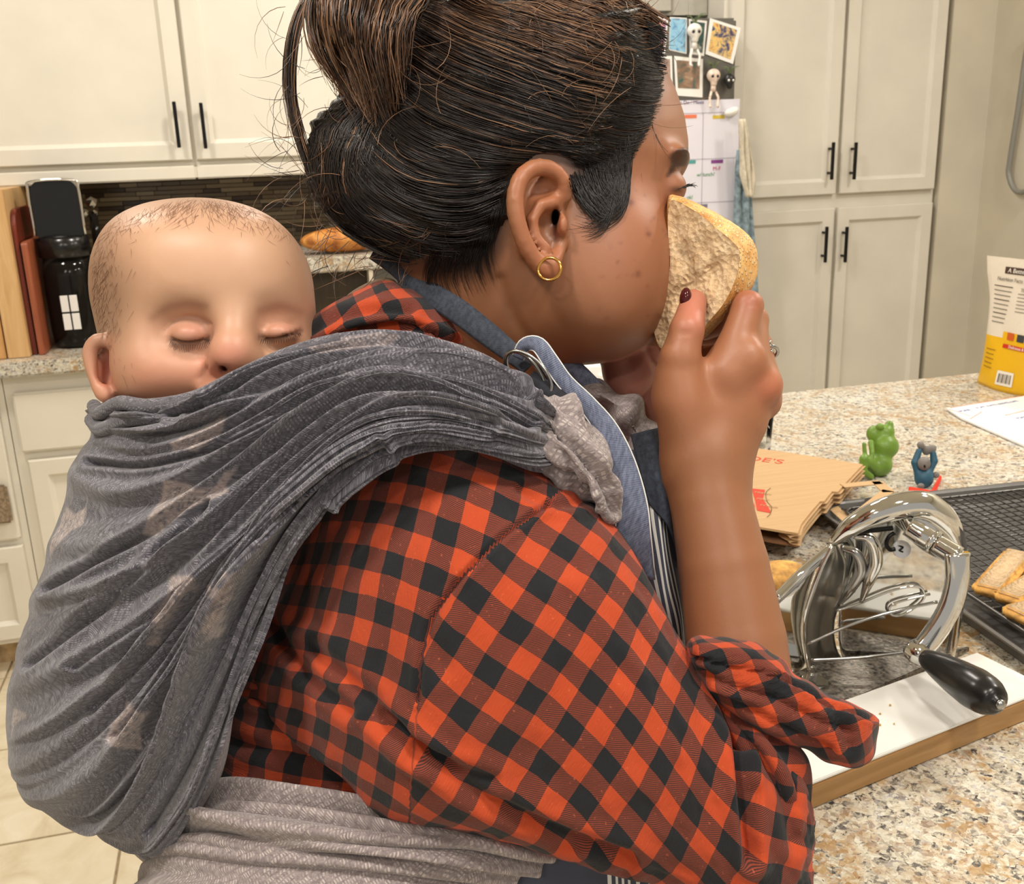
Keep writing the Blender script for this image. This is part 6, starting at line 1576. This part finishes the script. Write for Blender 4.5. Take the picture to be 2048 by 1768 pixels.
# ------------------------------------------------------------------ the woven wrap
def m_wrap(name, lt, dk, weft):
    m, t = nmat(name, rough=.95); a = t.add('ShaderNodeVertexColor'); a.layer_name = 'Col'
    v = t.coord('UV'); sx = t.add('ShaderNodeSeparateXYZ'); t.link(v, sx.inputs[0])
    # diagonal twill: short light floats over a dark ground
    u1 = t.math('MULTIPLY', sx.outputs[0], 420); v1 = t.math('MULTIPLY', sx.outputs[1], 420)
    d_ = t.math('FRACT', t.math('ADD', u1, v1)); e_ = t.math('FRACT', t.math('MULTIPLY', t.math('SUBTRACT', u1, v1), .5))
    fl = t.math('MULTIPLY', t.math('MULTIPLY', t.math('LESS_THAN', d_, .5), t.math('LESS_THAN', e_, .72)), t.ramp(t.noise(v, 240, 2, .5), [(.4, (0, 0, 0)), (.6, (255, 255, 255))]))
    n = t.noise(v, 330, 4, .75); f = t.math('ADD', t.math('MULTIPLY', fl, .34), t.math('MULTIPLY', n, .8))
    c = t.ramp(f, [(.28, dk), (.82, lt)]); n3 = t.noise(t.coord('UV', (1, 60, 1)), 30, 3); c = t.mix(t.math('MULTIPLY', n3, .25), c, weft)
    sc_ = t.add('ShaderNodeSeparateColor'); t.link(a.outputs[0], sc_.inputs[0]); fl2 = t.ramp(f, [(.28, (136, 124, 124)), (.8, (206, 192, 188))]); c = t.mix(sc_.outputs[0], c, fl2); t.color(c)
    t.b.inputs['Sheen Weight'].default_value = .3; t.bump(t.math('ADD', f, t.math('MULTIPLY', n, .5)), .55, .0012); return m
M_WR = m_wrap('woven_wrap_blue_grey', (156, 154, 164), (48, 48, 58), (104, 98, 108)); M_WP = m_wrap('woven_wrap_pink_grey', (198, 186, 182), (108, 98, 100), (166, 150, 148))
G = [
 [(1122, 831, .575), (1085, 800, .535), (1000, 738, .540), (900, 690, .548), (790, 666, .552), (680, 672, .552), (580, 700, .552), (480, 742, .551), (390, 786, .552), (300, 800, .560), (238, 796, .580), (192, 812, .610), (178, 820, .66), (230, 800, .72), (320, 760, .74)],
 [(1122, 843, .575), (1087, 822, .528), (1000, 768, .524), (890, 728, .526), (780, 710, .532), (670, 726, .538), (570, 760, .541), (470, 806, .545), (380, 838, .549), (290, 850, .556), (228, 856, .578), (192, 868, .610), (180, 870, .66), (230, 850, .73), (320, 820, .76)],
 [(1122, 853, .575), (1088, 840, .524), (995, 792, .514), (880, 754, .512), (770, 744, .518), (655, 776, .528), (545, 826, .536), (430, 880, .545), (320, 912, .553), (236, 915, .570), (176, 905, .600), (156, 914, .640), (160, 920, .69), (220, 900, .75), (320, 870, .78)],
 [(1122, 862, .575), (1089, 856, .522), (990, 814, .508), (870, 782, .503), (755, 782, .508), (640, 832, .520), (520, 905, .534), (395, 972, .545), (280, 1020, .556), (190, 1050, .575), (122, 1066, .610), (104, 1080, .650), (110, 1086, .70), (190, 1070, .77), (320, 1020, .80)],
 [(1122, 870, .575), (1089, 870, .521), (985, 834, .505), (860, 806, .498), (742, 816, .502), (625, 884, .515), (500, 985, .530), (370, 1085, .543), (245, 1170, .557), (140, 1232, .580), (62, 1278, .620), (40, 1290, .660), (50, 1290, .71), (150, 1250, .78), (300, 1180, .81)],
 [(1122, 877, .575), (1088, 884, .521), (980, 850, .504), (850, 826, .496), (730, 848, .500), (612, 932, .512), (490, 1060, .527), (365, 1200, .541), (235, 1325, .556), (120, 1400, .582), (38, 1432, .622), (12, 1440, .665), (24, 1440, .72), (120, 1400, .79), (280, 1320, .82)],
 [(1122, 885, .575), (1086, 898, .522), (970, 864, .505), (840, 842, .497), (722, 872, .500), (606, 968, .510), (490, 1118, .524), (375, 1290, .537), (255, 1448, .553), (150, 1540, .580), (66, 1572, .620), (36, 1568, .665), (46, 1560, .72), (130, 1510, .79), (280, 1440, .82)],
 [(1122, 893, .575), (1083, 912, .524), (955, 874, .508), (828, 854, .500), (716, 892, .502), (608, 996, .511), (500, 1160, .522), (400, 1350, .534), (300, 1530, .551), (210, 1630, .580), (130, 1640, .625), (100, 1630, .67), (106, 1610, .72), (180, 1560, .79), (300, 1490, .81)],
 [(1122, 900, .575), (1078, 926, .527), (940, 882, .512), (818, 864, .505), (712, 910, .505), (614, 1014, .512), (524, 1176, .521), (440, 1370, .532), (350, 1570, .549), (270, 1676, .575), (200, 1672, .625), (176, 1650, .67), (180, 1630, .72), (240, 1580, .78), (330, 1510, .79)],
 [(1122, 908, .575), (1072, 940, .532), (925, 890, .518), (808, 874, .511), (710, 928, .510), (622, 1030, .515), (548, 1190, .524), (476, 1385, .534), (404, 1580, .552), (338, 1700, .575), (285, 1696, .625), (262, 1672, .67), (262, 1650, .71), (300, 1600, .76), (360, 1530, .77)]]
nw, kw = 420, 420
Pw = guide_sheet(G, nw, kw)      # kw x nw x 3 ; axis0 across folds (s), axis1 along (t)
Nw = toward(grid_normals(Pw[:, :int(nw*.6)]), Pw[:, :int(nw*.6)]); Nw = grid_normals(Pw)*(1 if (grid_normals(Pw)[:, :int(nw*.6)]*Nw).sum() > 0 else -1)
s_ = np.linspace(0, 1, kw)[:, None]; t_ = np.linspace(0, 1, nw)[None, :]
def ridge(u): return 1-np.abs(np.sin(pi*u))**.75*1.0
def foldfield(s_, t_):
    sw = s_+.018*np.sin(t_*7+1)+.010*np.sin(t_*15+s_*9)
    D = np.zeros((s_*t_).shape)
    r = np.random.default_rng(21)
    for i in range(64):
        c = r.uniform(.015, .985); wd = r.uniform(.006, .022); ta = r.uniform(-.05, .45); tb = ta+r.uniform(.2, .75); dr = r.uniform(-.10, .10)
        env = np.clip((t_-ta)/.12, 0, 1)*np.clip((tb-t_)/.18, 0, 1); env = env*env*(3-2*env)
        ds = sw-(c+dr*(t_-.4)); wl = wd*(.8+.6*t_); sh_ = np.exp(-(ds/wl)**2)-.55*np.exp(-((ds-1.5*wl)/(.8*wl))**2)
        D += r.uniform(.35, 1.0)*sh_*env
    return D
ampt = np.interp(t_[0], [0, .12, .3, .5, .62, .75, 1], [.0050, .0078, .0088, .0084, .0060, .003, .001])[None, :]
D = foldfield(s_, t_)*ampt+smooth_noise((kw, nw), (10, 9), 5)*.0013
x, y = 1024+F*Pw[..., 0]/(-Pw[..., 2]), 884-F*Pw[..., 1]/(-Pw[..., 2])
sharp = [([(1050, 770), (900, 712), (780, 700), (640, 730), (500, 790), (380, 826)], 6, .006), ([(1050, 800), (900, 752), (760, 748), (620, 800), (480, 880), (300, 930), (180, 925)], 6, .006), ([(1060, 850), (900, 790), (740, 792), (600, 870), (420, 990), (200, 1120), (100, 1180)], 7, .006), ([(980, 850), (820, 832), (700, 880), (560, 1000), (380, 1180), (160, 1330)], 7, .005),
 ([(760, 868), (650, 950), (520, 1110), (400, 1280), (240, 1470)], 8, .005), ([(640, 1000), (560, 1140), (470, 1330), (380, 1530), (300, 1660)], 8, .006), ([(240, 815), (330, 828), (400, 812)], 6, .005), ([(196, 838), (250, 850), (320, 842)], 6, .005), ([(420, 1010), (300, 1130), (180, 1230), (60, 1330)], 8, .005), ([(330, 1240), (250, 1330), (190, 1420)], 10, .003)]
tt = np.broadcast_to(t_, x.shape)
for (ln, sg, a) in sharp:
    dd = poly_dist(x, y, crl(ln, 30)); D += (-a*np.exp(-(dd/sg)**2)+.5*a*np.exp(-((dd-sg*2.1)/(sg*1.2))**2))*(tt < .72)
edge_ = np.exp(-(s_/.012)**2)*.0016+np.exp(-((1-s_)/.02)**2)*.002
Pw = Pw+Nw*(D+edge_)[..., None]
x, y = 1024+F*Pw[..., 0]/(-Pw[..., 2]), 884-F*Pw[..., 1]/(-Pw[..., 2])
su, sv = arcuv(Pw); uvw = np.stack([su, sv], -1)
CW = np.zeros(x.shape+(3,))
def fox(poly, dots=True, a=1.0, tone=(1, 1, 1)):
    global CW
    m_ = inpoly(x, y, poly, 4)*(tt < .74)*a
    nz_ = np.sin(x*.9+2*np.sin(y*.35))*np.sin(y*.8+2*np.sin(x*.3)); hole = (nz_ > .35)*(inpoly(x, y, [(p[0]*.74+np.mean([q_[0] for q_ in poly])*.26, p[1]*.74+np.mean([q_[1] for q_ in poly])*.26) for p in poly], 6)) if dots else 0
    m_ = (m_*(1-.85*hole))[..., None]; CW = CW*(1-m_)+np.array(tone)*m_
fox([(328, 960), (372, 966), (386, 976), (428, 976), (450, 944), (474, 938), (450, 972), (458, 984), (420, 1000), (372, 1020), (340, 1046), (312, 1072), (284, 1070), (298, 1030), (322, 1000)])
fox([(340, 886), (382, 866), (410, 852), (452, 828), (444, 866), (420, 880), (392, 906), (366, 896), (348, 904)])
fox([(100, 1036), (128, 1010), (150, 1030), (174, 1012), (166, 1050), (142, 1060), (118, 1086), (94, 1120), (86, 1080)])
fox([(414, 1168), (432, 1178), (446, 1154), (458, 1142), (454, 1180), (464, 1196), (446, 1206), (450, 1260), (438, 1276), (404, 1274), (402, 1240), (418, 1206)])
fox([(340, 1150), (384, 1152), (388, 1172), (366, 1196), (330, 1250), (318, 1290), (296, 1292), (306, 1236), (336, 1190)])
fox([(254, 1398), (272, 1424), (300, 1426), (280, 1450), (284, 1500), (226, 1494), (210, 1480), (226, 1444), (250, 1420)])
fox([(6, 1404), (48, 1426), (54, 1432), (30, 1448), (22, 1476), (6, 1480)], a=.8)
fox([(600, 690), (640, 680), (760, 664), (800, 672), (780, 690), (700, 698), (640, 706)], a=.6)
lighten = np.clip(1-(y-640)/420, 0, 1)*np.clip((x-420)/300, 0, 1)
wrap = empty('baby_wrap', tuple(W(560, 1200, .56)), label='blue-grey woven baby wrap with pale fox motifs holding the sleeping baby', cat='baby wrap')
o = wparent(link_obj('carrying_panel', pymesh('carrying_panel', c2w(Pw.reshape(-1, 3)), grid_faces(kw, nw), uv=uvw.reshape(-1, 2), vcol=CW.reshape(-1, 3)), M_WR), wrap); solid(o, .0022)
white_c = lambda x, y, V: np.zeros((len(V), 3))
# rolled top rim, inner rim, crumpled shoulder bunch, far shoulder pass, waist pass
def rimtube(name, pts, r, m):
    P_ = cr([Pc(*p) for p in pts], 80); V_, F_ = tube_data([c2w(p) for p in P_], r, 12)
    me = pymesh(name, V_, F_, uv=[(j % 12*.003, i*.002) for i in range(80) for j in range(12)], vcol=np.zeros((len(V_), 3))); return wparent(link_obj(name, me, m), wrap)
rimtube('gathered_rim', [(188, 812, .620), (200, 826, .596), (240, 806, .578), (300, 812, .560), (390, 796, .550), (480, 752, .549), (580, 708, .550), (680, 680, .550)], .0042, M_WR)
rimtube('gathered_rim', [(184, 840, .625), (205, 858, .592), (260, 838, .570), (340, 836, .556)], .0045, M_WR)
sheet_c = [[(452, 1330, .545), (430, 1440, .553), (392, 1560, .566), (345, 1660, .580)], [(468, 1330, .553), (452, 1440, .562), (420, 1560, .578), (372, 1640, .590)]]
def vsheet(name, guides, n, k, m, amp=None, th=.002):
    P = guide_sheet(guides, n, k); N = toward(grid_normals(P), P); x_, y_ = 1024+F*P[..., 0]/(-P[..., 2]), 884-F*P[..., 1]/(-P[..., 2])
    if amp is not None: P = P+N*amp(x_, y_, np.linspace(0, 1, k)[:, None], np.linspace(0, 1, n)[None, :])[..., None]
    su_, sv_ = arcuv(P); o = wparent(link_obj(name, pymesh(name, c2w(P.reshape(-1, 3)), grid_faces(k, n), uv=np.stack([su_, sv_], -1).reshape(-1, 2), vcol=np.zeros((n*k, 3))), m), wrap); solid(o, th, 0); return o
vsheet('inner_lining', [[(470, 1290, .540), (440, 1420, .548), (404, 1540, .560), (350, 1660, .576)], [(462, 1330, .541), (452, 1440, .549), (424, 1550, .562), (372, 1650, .578)], [(470, 1340, .556), (462, 1440, .566), (440, 1550, .580), (384, 1640, .59)]], 40, 16, M_WP)
def wf(x_, y_, a, b):
    D_ = np.zeros((a*b).shape); r = np.random.default_rng(9)
    for i in range(12):
        c = r.uniform(.05, .95); wd = r.uniform(.02, .045); dr = r.uniform(-.2, .2); ds = a-(c+dr*(b-.5)+.02*np.sin(b*9+i)); D_ += r.uniform(.4, 1)*(np.exp(-(ds/wd)**2)-.6*np.exp(-((ds-1.5*wd)/(.8*wd))**2))
    return D_*.0075
vsheet('waist_pass', [[(1100, 1690, .560), (960, 1655, .545), (800, 1625, .545), (640, 1592, .555), (520, 1572, .575), (440, 1590, .61), (420, 1600, .66)], [(1090, 1720, .556), (940, 1690, .535), (760, 1668, .532), (580, 1640, .542), (430, 1625, .562), (345, 1655, .60), (330, 1670, .66)], [(1040, 1750, .560), (880, 1740, .536), (700, 1730, .530), (520, 1720, .540), (360, 1700, .562), (296, 1716, .60), (284, 1730, .66)], [(980, 1790, .565), (840, 1800, .540), (680, 1800, .533), (500, 1790, .542), (350, 1770, .565), (292, 1770, .60), (280, 1780, .66)], [(900, 1880, .57), (800, 1880, .545), (680, 1880, .54), (500, 1880, .55), (350, 1860, .57), (300, 1850, .60), (290, 1850, .66)]], 200, 140, M_WP, wf)
def bunch(x_, y_, V):
    u = (x_-1070)*.55+(y_-800)*.83; v = (x_-1070)*.83-(y_-800)*.55
    w_ = v+.35*u
    return .0030*np.sin(w_*.085+1.3*np.sin(u*.020)+.8)+.0014*np.sin(w_*.17+1.6*np.sin(u*.03))
cloth_blob('shoulder_bunch', [(a, b) for a, b in crc([(1072, 800), (1110, 784), (1160, 812), (1205, 862), (1232, 920), (1240, 985), (1232, 1040), (1205, 1040), (1160, 1000), (1105, 962), (1052, 935), (1036, 870), (1046, 820)], 50)], .558, .03, .036, .03, M_WP, wrap, folds=bunch, vcol=white_c, vox=.0018, lap=2, lines=[([(1062, 826), (1120, 870), (1190, 950), (1226, 1020)], 7, .006), ([(1110, 800), (1160, 850), (1232, 950)], 6, .005), ([(1050, 880), (1120, 940), (1190, 1000)], 7, .006), ([(1090, 810), (1140, 880), (1215, 975)], 5, .003)])
def bunch2(x_, y_, V): return .0034*np.sin(((x_-1180)*.62-(y_-780)*.1+(y_-780)**2*.0009)*.10+(y_-760)*.055)
cloth_blob('far_shoulder_pass', [(a, b) for a, b in crc([(1150, 745), (1190, 765), (1240, 778), (1290, 812), (1318, 858), (1322, 905), (1316, 960), (1280, 980), (1240, 900), (1200, 820), (1150, 790)], 50)], .665, .03, .036, .03, M_WP, wrap, folds=bunch2, vcol=white_c, vox=.002)
